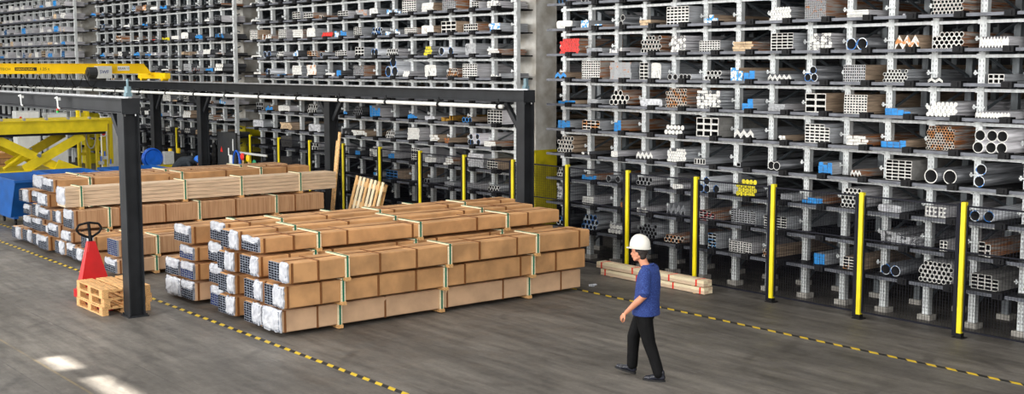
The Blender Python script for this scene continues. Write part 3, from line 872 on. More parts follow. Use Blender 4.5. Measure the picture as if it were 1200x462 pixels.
def lettering(txt, size, m, parent, loc, stretch=1.0):
    """lettering on a face that looks towards +X, reading along +Y"""
    me = text_mesh(txt, size); me.materials.clear(); me.materials.append(m)
    o = obj('lettering', me, parent, loc); o.rotation_euler = (pi / 2, 0, pi / 2); o.scale = (stretch, 1, 1)
    return o


GX = -37.3
cr = thing('bridge_crane', 'yellow bridge crane girder with hoist, spanning between the dark beams', 'crane', (GX, 15.43, 3.54))
b = MB()
zA, zB = .28, .56                                                       # girder, with its end cut on a slant
for x0, x1 in ((-.10, .10),):
    v = [(x0, -8.3, zA), (x1, -8.3, zA), (x1, -.18, zA), (x0, -.18, zA), (x0, -8.3, zB), (x1, -8.3, zB), (x1, -.42, zB), (x0, -.42, zB)]
    n = len(b.v); b.v += v
    for f in ((0, 3, 2, 1), (4, 5, 6, 7), (0, 1, 5, 4), (1, 2, 6, 5), (2, 3, 7, 6), (3, 0, 4, 7)): b.f.append(tuple(n + k for k in f)); b.m.append(0)
b.box(-.14, -8.3, zB, .14, -.42, zB + .015); b.box(-.14, -8.3, zA - .015, .14, -.18, zA)
b.build('girder', YELC, cr)
b = MB(); b.box(-1.25, -.09, .10, .95, .09, .28); b.cyl((-1.0, -.1, .12), (-1.0, .1, .12), .09, n=12); b.cyl((.7, -.1, .12), (.7, .1, .12), .09, n=12)
b.box(-.12, -.2, .2, .12, .1, .30)
b.build('end_carriage', YELC, cr)
b = MB(); b.box(.10, -2.02, .12, .42, -1.58, .50); b.build('hoist_box', CABG, cr)
b = MB(); b.cyl((.26, -2.02, .30), (.26, -2.28, .30), .17, n=16); b.cyl((.26, -2.28, .30), (.26, -2.32, .30), .10, n=12); b.box(.0, -2.2, .05, .2, -1.7, .16); b.build('hoist_motor', PANELB, cr)
lettering('SWF', .15, mat('logo_blue', (24, 52, 130), .5), cr, (.422, -1.97, .27))
b = MB(); b.box(.10, -1.28, .36, .108, -.90, .50); tag(b.build('number_plate', WHITE, cr), 'white number plate')
lettering('KRAN 17', .105, mat('print_black', (20, 20, 22), .6), cr, (.110, -1.265, .39), .86)
b = MB(); b.box(.10, -4.40, .36, .104, -3.76, .46); b.build('name_strip', mat('print_black', (20, 20, 22), .6), cr)
lettering('HANDLING', .10, YELC, cr, (.106, -4.37, .375), 1.02)
lettering('AYTECH', .105, MATS['print_black'], cr, (.102, -4.98, .372), 1.15)
lettering('1.25 t', .115, MATS['print_black'], cr, (.102, -3.68, .372), 1.1)
for i in range(7):                                                      # festoon cable loops
    y0 = -5.0 + i * .46; pts = []
    for k in range(9):
        u = k / 8.0; pts.append((-.16, y0 + .42 * u, .24 - .38 * (1 - (2 * u - 1) ** 2)))
    b = MB(); b.path(pts, .014, 6); b.build('festoon_cable', BLACKR, cr)
    b = MB(); b.box(-.19, y0 - .03, .22, -.13, y0 + .03, .28); b.build('cable_trolley', CABG, cr)

# ------------------------------------------------------------------ cardboard packs of profiles
def wrap_sheet(w, h, x0, z0, x1, z1, rng, parent):
    """crumpled film folded over part of a pack end, with thickness"""
    b = MB(); nx, nz = 8, 7; g = []
    for j in range(nz + 1):
        for i in range(nx + 1):
            u = i / nx; v = j / nz
            x = x0 + (x1 - x0) * u + rng.uniform(-.012, .012); z = z0 + (z1 - z0) * v + rng.uniform(-.015, .015)
            rnd = .045 * (abs(2 * u - 1) ** 6 + abs(2 * v - 1) ** 6)
            g.append((x, -.038 - rng.uniform(0, .012) + rnd * .6, z))
    n = len(g); b.v = g + [(x, .012, z) for x, y, z in g]
    W = nx + 1
    for j in range(nz):
        for i in range(nx):
            a = j * W + i
            b.f += [(a, a + 1, a + W + 1, a + W), (n + a, n + a + W, n + a + W + 1, n + a + 1)]; b.m += [0, 0]
    for i in range(nx):
        for a, c in ((i, i + 1), (nz * W + i + 1, nz * W + i)): b.f.append((c, a, n + a, n + c)); b.m.append(0)
    for j in range(nz):
        for a, c in (((j + 1) * W, j * W), (j * W + nx, (j + 1) * W + nx)): b.f.append((c, a, n + a, n + c)); b.m.append(0)
    return b.build('film_wrap', FOIL, parent)


def carton_mesh(w, h, L, rng, m, planks=False):
    b = MB(); K = 10
    if planks:
        k = 5; ch = h / k
        for j in range(k):
            for q in range(2):
                s = rng.uniform(-.008, .008)
                b.box(q * w / 2 + .002, s, j * ch + .003, (q + 1) * w / 2 - .002 + s * .4, L + s, (j + 1) * ch - .003)
        return b.mesh('boards', m)
    rings = []
    for k in range(K + 1):
        y = .01 + (L - .02) * k / K; d = .006 if 0 < k < K else 0.0; R = lambda: rng.uniform(-d, d); c = .012
        zz = h + R(); xx = w + R(); x0 = R(); n = len(b.v)
        b.v += [(x0 + c, y, 0), (xx - c, y, 0), (xx, y, c), (xx + R(), y, zz - c), (xx - c, y, zz), (x0 + c, y, zz + R() * 1.5), (x0, y, zz - c), (x0, y, c)]
        rings.append(n)
    for a, c in zip(rings, rings[1:]):
        for i in range(8):
            j = (i + 1) % 8; b.f.append((a + i, a + j, c + j, c + i)); b.m.append(0)
    b.f.append(tuple(rings[0] + i for i in reversed(range(8)))); b.f.append(tuple(rings[-1] + i for i in range(8))); b.m += [0, 0]
    return b.mesh('carton', m)


def pack(name, label, group, x0, x1, z0, z1, y0, y1, style, rng, straps=(.16, .48, .79), wrap='auto', tapes=4, ends=None):
    w = x1 - x0; h = z1 - z0; L = y1 - y0
    t = thing(name, label, 'profile pack', (x0, y0, z0), 0, group)
    m = {'card': CARD, 'pale': CARDP, 'rib': CARDS, 'plank': PLANKW}[style]
    obj('boards' if style == 'plank' else 'carton', carton_mesh(w, h, L, rng, m, style == 'plank'), t)
    # profile ends showing at the front
    if ends != 'none':
        b = MB(); n = max(4, round(w / .088)); mm = max(4, round(h / .042)); cw = (w - .03) / n; ch = (h - .03) / mm
        for j in range(mm):
            for i in range(n):
                y = rng.uniform(-.034, -.028)
                a = .015 + i * cw; c = .015 + j * ch
                b.hollow_y(rect(a + .001, c + .001, a + cw - .001, c + ch - .001), rect(a + cw * .09, c + ch * .13, a + cw * .91, c + ch * .87), y, .05, .028)
        b.build('profile_ends', [PROFW, PROFW, mat('profile_bore', (22, 26, 40) if ends != 'blue' else (28, 52, 128), .5, .2, .2, 20) if ends != 'blue' else mat('profile_bore_blue', (36, 62, 140), .5, .2, .2, 20)], t)
    if wrap == 'auto': wrap = rng.choice(('upper', 'right', 'right', 'upper', 'most'))
    if wrap == 'upper': wrap_sheet(w, h, .0, h * rng.uniform(.45, .62), w * .95, h + .012, rng, t)
    elif wrap == 'right': wrap_sheet(w, h, w * rng.uniform(.42, .6), .01, w + .006, h + .006, rng, t)
    elif wrap == 'most': wrap_sheet(w, h, .0, h * .12, w * .98, h + .012, rng, t)
    elif wrap == 'full': wrap_sheet(w, h, -.012, -.005, w + .012, h + .015, rng, t)
    # folded flap of film over the top edge, brown tape bands around the carton
    if style != 'plank':
        for q in range(tapes):
            y = L * (q + .5 + rng.uniform(-.25, .25)) / tapes; tw = .035
            ubox('tape_band', TAPEB, t, w - .004, y, -.003, w + .007, y + tw, h + .007); ubox('tape_band', TAPEB, t, .0, y, h - .003, w, y + tw, h + .0075)
        ubox('tape_band', TAPEB, t, w - .004, .05, .0, w + .007, .085, h + .004)
        ubox('seam_tape', TAPEB, t, w * .5 - .02, .06, h - .003, w * .5 + .02, L - .05, h + .0065)
    for s in straps:
        y = L * s
        ubox('batten', WOODL, t, w + .007, y, -.03, w + .028, y + .075, h - .01)
        ubox('top_slat', WOODL, t, -.02, y, h + .009, w + .028, y + .075, h + .026)
        ubox('strap', GREEN, t, w + .028, y + .022, -.035, w + .031, y + .052, h + .03); ubox('strap', GREEN, t, -.02, y + .022, h + .026, w + .031, y + .052, h + .030)
        ubox('bearer', WOODB, t, -.02, y - .005, -.055, w + .05, y + .08, -.002)
    return t


rng = random.Random(21)
CW = {'f': 'outer column facing the walking man', 'e': 'second column from the walking man', 'd': 'third column from the walking man',
      'c': 'fourth column from the walking man', 'b': 'second column from the pallet stack', 'a': 'column beside the pallet stack'}
LAY = ['bottom layer', 'second layer', 'third layer', 'top layer']
R_PACKS = [
    ('f', 0, -16.26, -15.70, .07, .40, 8.30, 14.30, 'pale', 'full', None), ('f', 1, -16.12, -15.56, .455, .785, 8.28, 14.28, 'card', 'right', None), ('f', 2, -16.05, -15.49, .835, 1.135, 8.32, 14.32, 'card', 'right', None),
    ('e', 0, -16.85, -16.31, .07, .40, 8.30, 14.25, 'card', 'right', None), ('e', 1, -16.82, -16.28, .455, .765, 8.30, 14.25, 'card', 'right', None), ('e', 2, -16.95, -16.40, .82, 1.12, 8.30, 14.25, 'card', 'right', None), ('e', 3, -16.98, -16.40, 1.175, 1.40, 8.35, 14.40, 'card', 'upper', None),
    ('d', 0, -17.77, -17.24, .07, .37, 8.30, 14.25, 'card', 'right', None), ('d', 1, -17.74, -17.22, .425, .725, 8.30, 14.25, 'card', 'right', None), ('d', 2, -17.75, -17.22, .78, 1.08, 8.30, 14.25, 'card', 'right', None), ('d', 3, -17.70, -17.15, 1.135, 1.43, 8.34, 14.40, 'card', 'right', None),
    ('c', 0, -18.38, -17.86, .07, .40, 8.45, 14.35, 'card', 'upper', 'blue'), ('c', 1, -18.40, -17.88, .455, .765, 8.45, 14.35, 'card', 'upper', None), ('c', 2, -18.42, -17.88, .82, 1.12, 8.45, 14.35, 'card', 'upper', None), ('c', 3, -18.32, -17.80, 1.175, 1.47, 8.45, 14.50, 'card', 'upper', None),
    ('b', 0, -19.33, -18.82, .07, .37, 8.35, 14.3, 'pale', 'upper', None), ('b', 1, -19.33, -18.78, .425, .70, 8.35, 14.3, 'card', 'upper', 'blue'), ('b', 2, -19.34, -18.78, .755, .98, 8.35, 14.3, 'card', 'upper', 'blue'), ('b', 3, -19.55, -18.90, 1.035, 1.32, 8.35, 14.3, 'card', 'upper', None),
    ('a', 0, -19.98, -19.40, .07, .36, 8.35, 14.3, 'card', 'full', None), ('a', 1, -19.96, -19.39, .415, .68, 8.35, 14.3, 'card', 'upper', None),
]
for col, r, x0, x1, z0, z1, y0, y1, st, wr, en in R_PACKS:
    pack('profile_pack', 'cardboard pack of profiles, %s, %s' % (LAY[r], CW[col]), 'cardboard packs in the near stack', x0, x1, z0, z1, y0, y1, st, rng, wrap=wr, ends=en, tapes=rng.choice((5, 6)))
L_PACKS = [
    (0, -28.74, -28.17, .07, .34), (0, -28.10, -27.52, .07, .34), (0, -27.28, -26.72, .07, .33), (0, -26.65, -26.06, .07, .36), (0, -25.73, -25.22, .07, .35), (0, -25.14, -24.68, .07, .34), (0, -24.62, -24.10, .07, .32),
    (1, -28.05, -27.46, .395, .64), (1, -27.35, -26.74, .395, .66), (1, -26.66, -26.14, .42, .58), (1, -26.06, -25.48, .41, .67), (1, -25.22, -24.70, .40, .60),
    (2, -27.76, -27.30, .72, .93), (2, -27.26, -26.74, .72, 1.0), (2, -26.68, -25.98, .73, .95), (2, -25.80, -25.36, .73, .98), (2, -25.30, -24.74, .66, 1.04),
    (3, -27.93, -27.37, 1.0, 1.27), (3, -27.06, -26.63, 1.06, 1.28), (3, -26.60, -26.02, 1.02, 1.28),
    (4, -27.22, -26.55, 1.34, 1.62), (4, -26.48, -25.88, 1.34, 1.60),
    (0, -22.84, -22.24, .07, .33), (1, -22.80, -22.28, .385, .72), (0, -23.95, -23.40, .07, .33), (1, -23.95, -23.35, .385, .66),
]
LAY2 = ['bottom layer', 'second layer', 'third layer', 'fourth layer', 'top layer']
cnt = {}
for i, (r, x0, x1, z0, z1) in enumerate(L_PACKS):
    if i >= 22: where = 'beside the pallet jack' if x0 > -23.2 else 'just behind the red pallet jack'
    else:
        cnt[r] = cnt.get(r, 0) + 1; where = '%s from the blue skip' % ORDB[cnt[r] - 1]
    st = 'rib' if (x0 == -25.30) else rng.choice(('card', 'card', 'pale', 'rib'))
    pack('profile_pack', 'cardboard pack of profiles in far stack, %s, %s' % (LAY2[r], where), 'cardboard packs in the far stack', x0, x1, z0, z1,
         8.30 + rng.uniform(-.05, .08), 14.3 + rng.uniform(-.1, .3), st, rng, straps=(.12, .46, .78), tapes=4, wrap=rng.choice(('upper', 'upper', 'right', 'most')) if x0 != -22.80 else 'none', ends='blue' if x0 == -22.80 else None)
pack('plank_pack', 'pale plank pack with wooden battens on top of the far stack', None, -25.47, -24.97, 1.10, 1.50, 8.30, 14.75, 'plank', rng, straps=(.045, .40, .61, .845), wrap='most', ends='none')

# ------------------------------------------------------------------ pallets and pallet jack
def euro_pallet(label, group, loc, rotz=0, tilt=None):
    t = thing('wooden_pallet', label, 'pallet', loc, rotz, group)
    for y in (.0, .165, .3275, .49, .655):
        ubox('deck_board', WOODB, t, 0, y, .122, 1.2, y + (.145 if y in (0, .3275, .655) else .10), .144)
    for x in (0, .5275, 1.055): ubox('cross_board', WOODB, t, x, 0, .100, x + .145, .8, .122)
    for x in (0, .5275, 1.055):
        for y in (0, .35, .70): ubox('block', WOODB, t, x, y, .022, x + .145, y + .10, .100)
    for y in (0, .35, .70): ubox('bottom_board', WOODB, t, 0, y, 0, 1.2, y + .10, .022)
    if tilt: t.rotation_euler = tilt
    return t


for i, w in enumerate(('bottom', 'middle', 'top')):
    euro_pallet('wooden pallet, %s one of the stack beside the dark crane post' % w, 'pallets stacked by the crane post', (-20.10 + .02 * i, 6.80 + .01 * (i % 2), .145 * i), radians((0, .8, -.5)[i]))
lp = thing('wooden_pallet', 'slatted wooden pallet leaning upright behind the cardboard packs', 'pallet', (-25.05, 14.98, 0))
for q in range(8): ubox('slat', WOODL if q % 3 else WOOD, lp, .02 + q * .165, 0, 0, .115 + q * .165, .022, 1.34)
for z in (.05, .62, 1.12): ubox('cross_board', WOOD, lp, 0, .022, z, 1.29, .10, z + .12)
for q in (0, 3, 7): ubox('back_slat', WOODB, lp, .02 + q * .165, .10, 0, .115 + q * .165, .12, 1.3)
lp.rotation_euler = (radians(-14), radians(4), 0); lp.location.z = .09
j = thing('pallet_jack', 'red hand pallet jack with black loop handle behind stacked pallets', 'pallet jack', (-20.42, 7.18, 0))
b = MB(); zt = 1.02
lo = [(-.10, -.24, .20), (.12, -.24, .20), (.12, .30, .20), (-.10, .30, .20)]; hi = [(-.05, -.05, zt), (.05, -.05, zt), (.05, .07, zt), (-.05, .07, zt)]
b.v += lo + hi
for f in ((0, 3, 2, 1), (4, 5, 6, 7), (0, 1, 5, 4), (1, 2, 6, 5), (2, 3, 7, 6), (3, 0, 4, 7)): b.f.append(f); b.m.append(0)
b.build('body', REDM, j)
b = MB(); b.bar((.07, -.17, .22), (.045, -.045, 1.0), .03, .03, up=(1, 0, 0)); tag(b.build('edge_highlight', mat('jack_red_lit', (226, 70, 66), .3), j), 'paler red painted highlight along the edge')  # highlight of the lit edge, painted as a paler red strip
b = MB(); b.box(-.16, -.26, .06, .12, .26, .20); b.cyl((-.14, -.05, .09), (-.14, .05, .09), .09, n=14, mi=1)
b.build('pump_base', [REDM, BLACKR], j)
b = MB(); b.cyl((0, .01, zt - .05), (-.02, .01, zt + .10), .035, n=10)
pts = [(-.02, .01, zt + .05), (-.03, -.17, zt + .14), (-.035, -.22, zt + .21), (-.04, -.17, zt + .29), (-.045, 0, zt + .32), (-.04, .17, zt + .29), (-.035, .22, zt + .21), (-.03, .17, zt + .14), (-.02, .01, zt + .05)]
b.path(pts, .020, 8); b.path([(-.02, .01, zt + .05), (-.045, .0, zt + .31)], .028, 8)
b.path([(-.035, -.02, zt + .22), (-.02, -.14, zt + .18)], .010, 6)
b.build('handle', BLACKR, j)
for sy in (-.19, .19):
    ubox('fork', REDM, j, .10, sy - .07, .032, 1.30, sy + .07, .088)

# ------------------------------------------------------------------ timber beams with red straps by the fence
for i, (x0, x1, z) in enumerate(((-16.66, -14.00, .0), (-16.78, -14.02, .128))):
    t = thing('timber_beam_pack', 'long pale timber pack with red straps, %s of two by the fence' % ('lower' if i == 0 else 'upper'), 'timber', (x0, 15.70, z), 0, 'timber packs by the fence')
    L = x1 - x0
    for q in range(2):
        for r in range(2): ubox('plank', WOODL if (q + r) % 2 else PLANKW, t, .002 * r, q * .115, .012 + r * .057, L - .012 * q, q * .115 + .112, .012 + r * .057 + .055)
    for s in ((.04, .36, .71, .955) if i == 0 else (.045, .35, .69, .93)):
        x = L * s
        ubox('strap', REDS, t, x, -.003, .010, x + .035, .0, .130); ubox('strap', REDS, t, x, -.003, .124, x + .035, .23, .1265)
    for s in (.1, .5, .9): ubox('lath', WOOD, t, L * s, .0, 0, L * s + .05, .23, .012)

# ------------------------------------------------------------------ blue skips
def skip(label, x0, x1, y0, y1, zt=1.2):
    t = thing('tipping_skip', label, 'skip', ((x0 + x1) / 2, (y0 + y1) / 2, 0), 0, 'blue tipping skips behind the packs')
    hx = (x1 - x0) / 2; hy = (y1 - y0) / 2; k = .025
    b = MB()
    T = [(-hx, -hy, zt), (hx, -hy, zt), (hx, hy, zt), (-hx, hy, zt)]; B = [(-hx * .6, -hy * .93, .22), (hx * .42, -hy * .93, .22), (hx * .42, hy * .93, .22), (-hx * .6, hy * .93, .22)]
    Ti = [(x * (1 - k / hx), y * (1 - k / hy), z) for x, y, z in T]; Bi = [(x * .95, y * .95, .25) for x, y, z in B]
    b.v = T + B + Ti + Bi
    for i in range(4):
        n = (i + 1) % 4
        b.f += [(4 + i, 4 + n, n, i), (8 + i, 8 + n, 12 + n, 12 + i), (i, n, 8 + n, 8 + i)]
    b.f += [(7, 6, 5, 4), (12, 13, 14, 15)]; b.m = [0] * len(b.f)
    b.build('body', BLUEM, t)
    r = .035
    b = MB(); b.box(-hx - r, -hy - r, zt - .06, hx + r, -hy, zt + .01); b.box(-hx - r, hy, zt - .06, hx + r, hy + r, zt + .01); b.box(-hx - r, -hy, zt - .06, -hx, hy, zt + .01); b.box(hx, -hy, zt - .06, hx + r, hy, zt + .01)
    b.build('rim', BLUEM, t)
    b = MB(); b.box(-hx * .6, -hy * .8, .16, hx * .42, -hy * .62, .22); b.box(-hx * .6, hy * .62, .16, hx * .42, hy * .8, .22); b.build('fork_pocket', BLUEM, t)
    for sx in (-hx * .5, hx * .34):
        for sy in (-hy * .7, hy * .7):
            b = MB(); b.cyl((sx, sy - .02, .07), (sx, sy + .02, .07), .07, n=12); b.box(sx - .03, sy - .03, .09, sx + .03, sy + .03, .16); b.build('castor', BLACKR, t)
    return t


skip('blue steel tipping skip beside the far stack of cardboard packs', -33.0, -30.72, 9.0, 10.25)
skip('blue steel tipping skip at the foot of the scissor lift', -34.6, -32.5, 10.65, 12.0, 1.10)
skip('blue steel tipping skip next to the yellow hose reel stand', -34.2, -32.1, 12.35, 13.9, 1.12)

# ------------------------------------------------------------------ yellow scissor lift
sl = thing('scissor_lift', 'yellow scissor lift table with crossed arms behind the blue skips', 'lift table', (-35.0, 11.0, 0))
b = MB(); b.box(-1.9, -3.2, 2.12, 0, 1.95, 2.46); b.box(-1.95, -3.25, 2.46, .05, 2.0, 2.49); b.build('platform', YELM, sl)
b = MB(); b.box(-1.88, -3.15, 2.05, -.02, 1.9, 2.12); b.build('underframe', BLACKR, sl)
for i in range(8):
    y = -2.9 + i * .62
    b = MB(); b.cyl((-.12, y, 2.53), (.02, y, 2.53), .035, n=10); b.build('roller', ROLLER, sl)
for x in (-.12, -1.75):
    b = MB(); b.bar((x, -.45, 1.10), (x, 1.25, 2.02), .05, .26, up=(0, -.5, .9)); b.build('scissor_arm', YELM, sl)
    b = MB(); b.bar((x - .08, -1.2, 2.02), (x - .08, .55, 1.10), .05, .24, up=(0, .5, .9)); b.build('scissor_arm', YELM, sl)
    b = MB(); b.cyl((x - .12, -.02, 1.48), (x + .06, -.02, 1.48), .05, n=12); b.build('pivot_pin', BRACE, sl)
b = MB(); b.cyl((-.5, -.9, 1.12), (-.5, -.35, 1.5), .05, n=10); b.cyl((-.5, -.35, 1.5), (-.5, -.1, 1.68), .03, n=10, mi=1); b.build('ram', [YELM, ROLLER], sl)
b = MB(); b.box(-1.95, -3.1, .86, .05, 1.2, 1.08); b.build('base_frame', YELM, sl)
b = MB()
for x in (-1.9, -.05):
    for y in (-3.0, -.9, 1.1): b.box(x - .05, y - .05, 0, x + .05, y + .05, .86)
b.build('base_legs', YELM, sl)
b = MB(); b.v = [(.02, .35, 1.08), (.02, 1.15, 1.08), (.02, .5, 1.35), (-.04, .35, 1.08), (-.04, 1.15, 1.08), (-.04, .5, 1.35)]
b.f = [(0, 1, 2), (5, 4, 3), (0, 3, 4, 1), (1, 4, 5, 2), (2, 5, 3, 0)]; b.m = [0] * 5; b.build('gusset', YELM, sl)

gf = thing('machine_frame', 'yellow upright machine frame at the end of the scissor lift', 'machine frame', (-37.0, 13.4, 0))
for y, w, h in ((-.36, .13, 2.75), (-.62, .07, 2.75), (.16, .08, 2.42), (.36, .11, 2.42), (-.06, .06, 2.30)):
    ubox('post', YELM, gf, -.08, y - w / 2, 0, .08, y + w / 2, h)
ubox('top_rail', YELM, gf, -.07, -1.2, 2.24, .07, .44, 2.44); ubox('rung', YELM, gf, -.05, -.62, 1.3, .05, -.36, 1.38); ubox('rung', YELM, gf, -.05, -.62, .7, .05, -.36, .78); ubox('rung', YELM, gf, -.05, -.62, 1.95, .05, -.36, 2.02)
b = MB(); b.cyl((.085, .12, 1.95), (.10, .12, 1.95), .10, n=16); b.cyl((.10, .12, 1.95), (.104, .12, 1.95), .06, n=12, mi=1); tag(b.build('round_sign', [WHITE, REDS], gf), 'round red and white sign')
b = MB(); pts = [(.1, -.28 + .14 * sin(a), 1.85 + .35 * cos(a)) for a in [2 * pi * k / 14 for k in range(15)]]; b.path(pts, .016, 6); tag(b.build('hose_loop', CABG, gf), 'grey hose loop')
for y, z in ((.12, 1.2), (.0, 1.05), (.3, .95)):
    b = MB(); b.box(.08, y - .07, z - .05, .2, y + .07, z + .05); b.cyl((.14, y, z + .05), (.14, y, z + .2), .025, n=8, mi=1); b.build('valve', [CABG, BLUEH], gf)

for x, y0, y1, z1, lab in ((-42, 12.45, 13.2, 2.52, 'tall pale grey switch cabinet behind the scissor lift'), (-42.2, 13.52, 14.2, 2.42, 'pale grey switch cabinet with red button behind the scissor lift'), (-39.5, 14.55, 15.2, 2.35, 'tall light grey cabinet standing behind the dark crane post')):
    t = thing('switch_cabinet', lab, 'cabinet', (x, y0, 0))
    W = y1 - y0
    ubox('body', CABG, t, -.5, 0, .1, 0, W, z1); ubox('door', WHITE if x != -39.5 else CABG, t, 0, .02, .14, .015, W - .02, z1 - .04); ubox('plinth', PANELB, t, -.48, .02, 0, -.02, W - .02, .1)
    b = MB(); b.box(.015, W - .1, 1.3, .035, W - .07, 1.45); b.build('door_handle', BLACKR, t)
    b = MB(); b.cyl((.015, .12, z1 - .22), (.03, .12, z1 - .22), .04, n=12); b.build('button', REDS, t)
t = thing('board_stack', 'stack of reddish brown boards beside the scissor lift', 'boards', (-37.8, 10.1, 0))
for q in range(5): ubox('board', CARDS if q % 2 else CARD, t, -.6 + .01 * q, -1.5, .62 + q * .17, .6, .85, .62 + q * .17 + .155)
for y in (-1.2, -.2, .6): ubox('bearer', WOODB, t, -.6, y, .0, .6, y + .1, .62)

# ------------------------------------------------------------------ work corner under the crane beam
hr = thing('hose_reel_stand', 'yellow stand with blue hose reel and grey control box', 'hose reel', (-36.5, 15.0, .06))
b = MB(); b.box(-.35, -.25, -.06, .35, .55, -.02); b.cyl((0, .25, -.02), (0, .25, .82), .05); b.box(-.3, -.3, .80, .3, .62, .86); b.build('stand', YELM, hr)
b = MB(); b.cyl((-.1, -.10, 1.08), (.1, -.10, 1.08), .26, n=20); b.build('reel_drum', BLUEH, hr)
for q in range(4):
    b = MB(); b.path([(-.08 + .05 * q, -.10 + .30 * cos(a), 1.08 + .30 * sin(a)) for a in [2 * pi * k / 18 for k in range(19)]], .024, 6); b.build('hose_coil', BLUEH, hr)
ubox('control_box', CABG, hr, .02, .22, .88, .24, .52, 1.28); ubox('pump', PANELB, hr, -.2, .56, .88, .15, .98, 1.2)
for y in (.5, .78):
    b = MB(); b.cyl((0, y, 1.2), (0, y, 1.36), .06, n=10); b.build('knob', YELC, hr)
tb = thing('tool_board', 'black tool board with paper tags hung before the fence', 'tool board', (-33.1, 15.85, .09))
ubox('panel', PANELB, tb, -.62, -.03, .75, .62, .03, 1.98)
for x in (-.55, .55): ubox('leg', PANELB, tb, x - .03, -.03, -.09, x + .03, .03, .75)
for x, z, w, h in ((.18, 1.02, .20, .30), (.12, 1.30, .05, .22), (.42, 1.45, .04, .35)): ubox('paper_tag', WHITE, tb, x, -.045, z, x + w, -.03, z + h)
b = MB(); b.v = [(-.42, -.035, 1.38), (-.26, -.035, 1.38), (-.34, -.035, 1.55), (-.42, -.03, 1.38), (-.26, -.03, 1.38), (-.34, -.03, 1.55)]; b.f = [(0, 1, 2), (5, 4, 3), (0, 3, 4, 1), (1, 4, 5, 2), (2, 5, 3, 0)]; b.m = [0] * 5
tag(b.build('warning_mark', REDS, tb), 'red triangular mark')
hk = thing('tool_rail', 'rail of coloured hand tools with a coiled blue hose', 'tool rail', (-32.1, 15.90, .05))
ubox('rail', CABG, hk, -.5, -.02, 1.42, 1.4, .02, 1.48)
for x in (-.3, 1.1): ubox('leg', PANELB, hk, x - .03, -.02, -.05, x + .03, .02, 1.42)
for q in range(3):
    b = MB(); b.path([(-.35 + .22 * cos(a), -.05 - .02 * q, 1.05 + (.42 + .02 * q) * sin(a)) for a in [2 * pi * k / 18 for k in range(19)]], .022, 6); b.build('blue_hose', BLUEH, hk)
for x, m_, z in ((.02, REDS, 1.35), (.38, YELC, 1.32), (.78, mat('tool_green', (12, 140, 96), .5), 1.2)):
    b = MB(); b.sphere((x, -.08, z), .11, 8, sc=(1, .4, 1)); b.cyl((x, -.06, z), (x + .04, -.06, z - .45), .025, n=6, mi=1); b.build('hand_tool', [m_, WOOD], hk)
jk = MB()
for q in range(6): jk.sphere((-34.5 + .03 * (q % 2), 16.08, 1.55 - q * .13), .13 + .015 * (q % 3), 8, sc=(1, .45, 1.1))
jk.cyl((-34.5, 16.1, 1.62), (-34.5, 16.13, 1.75), .015)
tag(jk.build('jacket', BLACKR, None, True), 'black jacket hanging beside the tool board', 'jacket')
b = MB(); b.bar((-25.55, 14.95, .0), (-25.5, 15.2, 2.42), .09, .03, up=(0, 1, 0)); b.bar((-25.66, 14.97, .0), (-25.62, 15.2, 2.2), .08, .025, up=(0, 1, 0))
tag(b.build('leaning_plank', WOOD), 'tall narrow wooden plank leaning by the dark crane post', 'plank')

# ------------------------------------------------------------------ people
def remesh(mb, name, m, voxel, parent=None, smooth=4, loc=None):
    me = mb.mesh('tmp', m); o = obj('tmp', me)
    r = o.modifiers.new('r', 'REMESH'); r.mode = 'VOXEL'; r.voxel_size = voxel
    if smooth:
        s = o.modifiers.new('s', 'SMOOTH'); s.iterations = smooth; s.factor = .5
    dg = bpy.context.evaluated_depsgraph_get()
    out = bpy.data.meshes.new_from_object(o.evaluated_get(dg)); bpy.data.objects.remove(o)
    out.name = name; out.materials.clear(); out.materials.append(m)
    out.polygons.foreach_set('use_smooth', [True] * len(out.polygons))
    return obj(name, out, parent, loc)


def chain(b, pts, rad, n=12):
    for (p, q), (r, s) in zip(zip(pts, pts[1:]), zip(rad, rad[1:])): b.cyl(p, q, r, s, n)
    for p, r in zip(pts, rad): b.sphere(p, r, n)


def loft(b, rings, n=24):
    """rings: (cx, cy, z, ax, ay) ellipses stacked upward"""
    o = len(b.v)
    for cx, cy, z, ax, ay in rings:
        for i in range(n):
            t = 2 * pi * i / n; b.v.append((cx + ax * cos(t), cy + ay * sin(t), z))
    for k in range(len(rings) - 1):
        for i in range(n):
            j = (i + 1) % n; a = o + k * n
            b.f.append((a + i, a + j, a + n + j, a + n + i)); b.m.append(0)
    b.f.append(tuple(o + i for i in reversed(range(n)))); b.f.append(tuple(o + (len(rings) - 1) * n + i for i in range(n))); b.m += [0, 0]


def hand(b, wrist, dirv, palm_n, thumb_side):
    """palm and five separate, slightly curled fingers; palm_n: direction the palm faces"""
    w = Vector(wrist); d = Vector(dirv).normalized(); n = Vector(palm_n); n = (n - d * n.dot(d)).normalized(); s = d.cross(n).normalized() * thumb_side
    for k in (-.024, -.008, .008, .024): b.cyl(w, w + d * .085 + s * k, .017, .014, 8); b.sphere(w + d * .085 + s * k, .0145, 8)
    b.sphere(w, .026, 10); b.sphere(w + d * .045, .03, 10, sc=(1, 1, 1))
    for k, L in ((.031, .068), (.011, .078), (-.010, .073), (-.030, .056)):
        p = w + d * .085 + s * k
        a = p + (d * .85 + n * .35).normalized() * L * .45; c = a + (d * .45 + n * .85).normalized() * L * .33; e = c + (d * -.1 + n).normalized() * L * .27
        chain(b, [p, a, c, e], [.0105, .0098, .009, .0078], 8)
    p = w + d * .03 + s * .026
    a = p + (d * .55 + s * .65 + n * .3).normalized() * .045; c = a + (d * .85 + s * .15 + n * .45).normalized() * .035
    chain(b, [p, a, c], [.014, .0115, .009], 8)


f = Vector((-.88, -.47, 0)).normalized()
man = None
b = MB()
HEADC = Vector((.085, .0, 1.635))
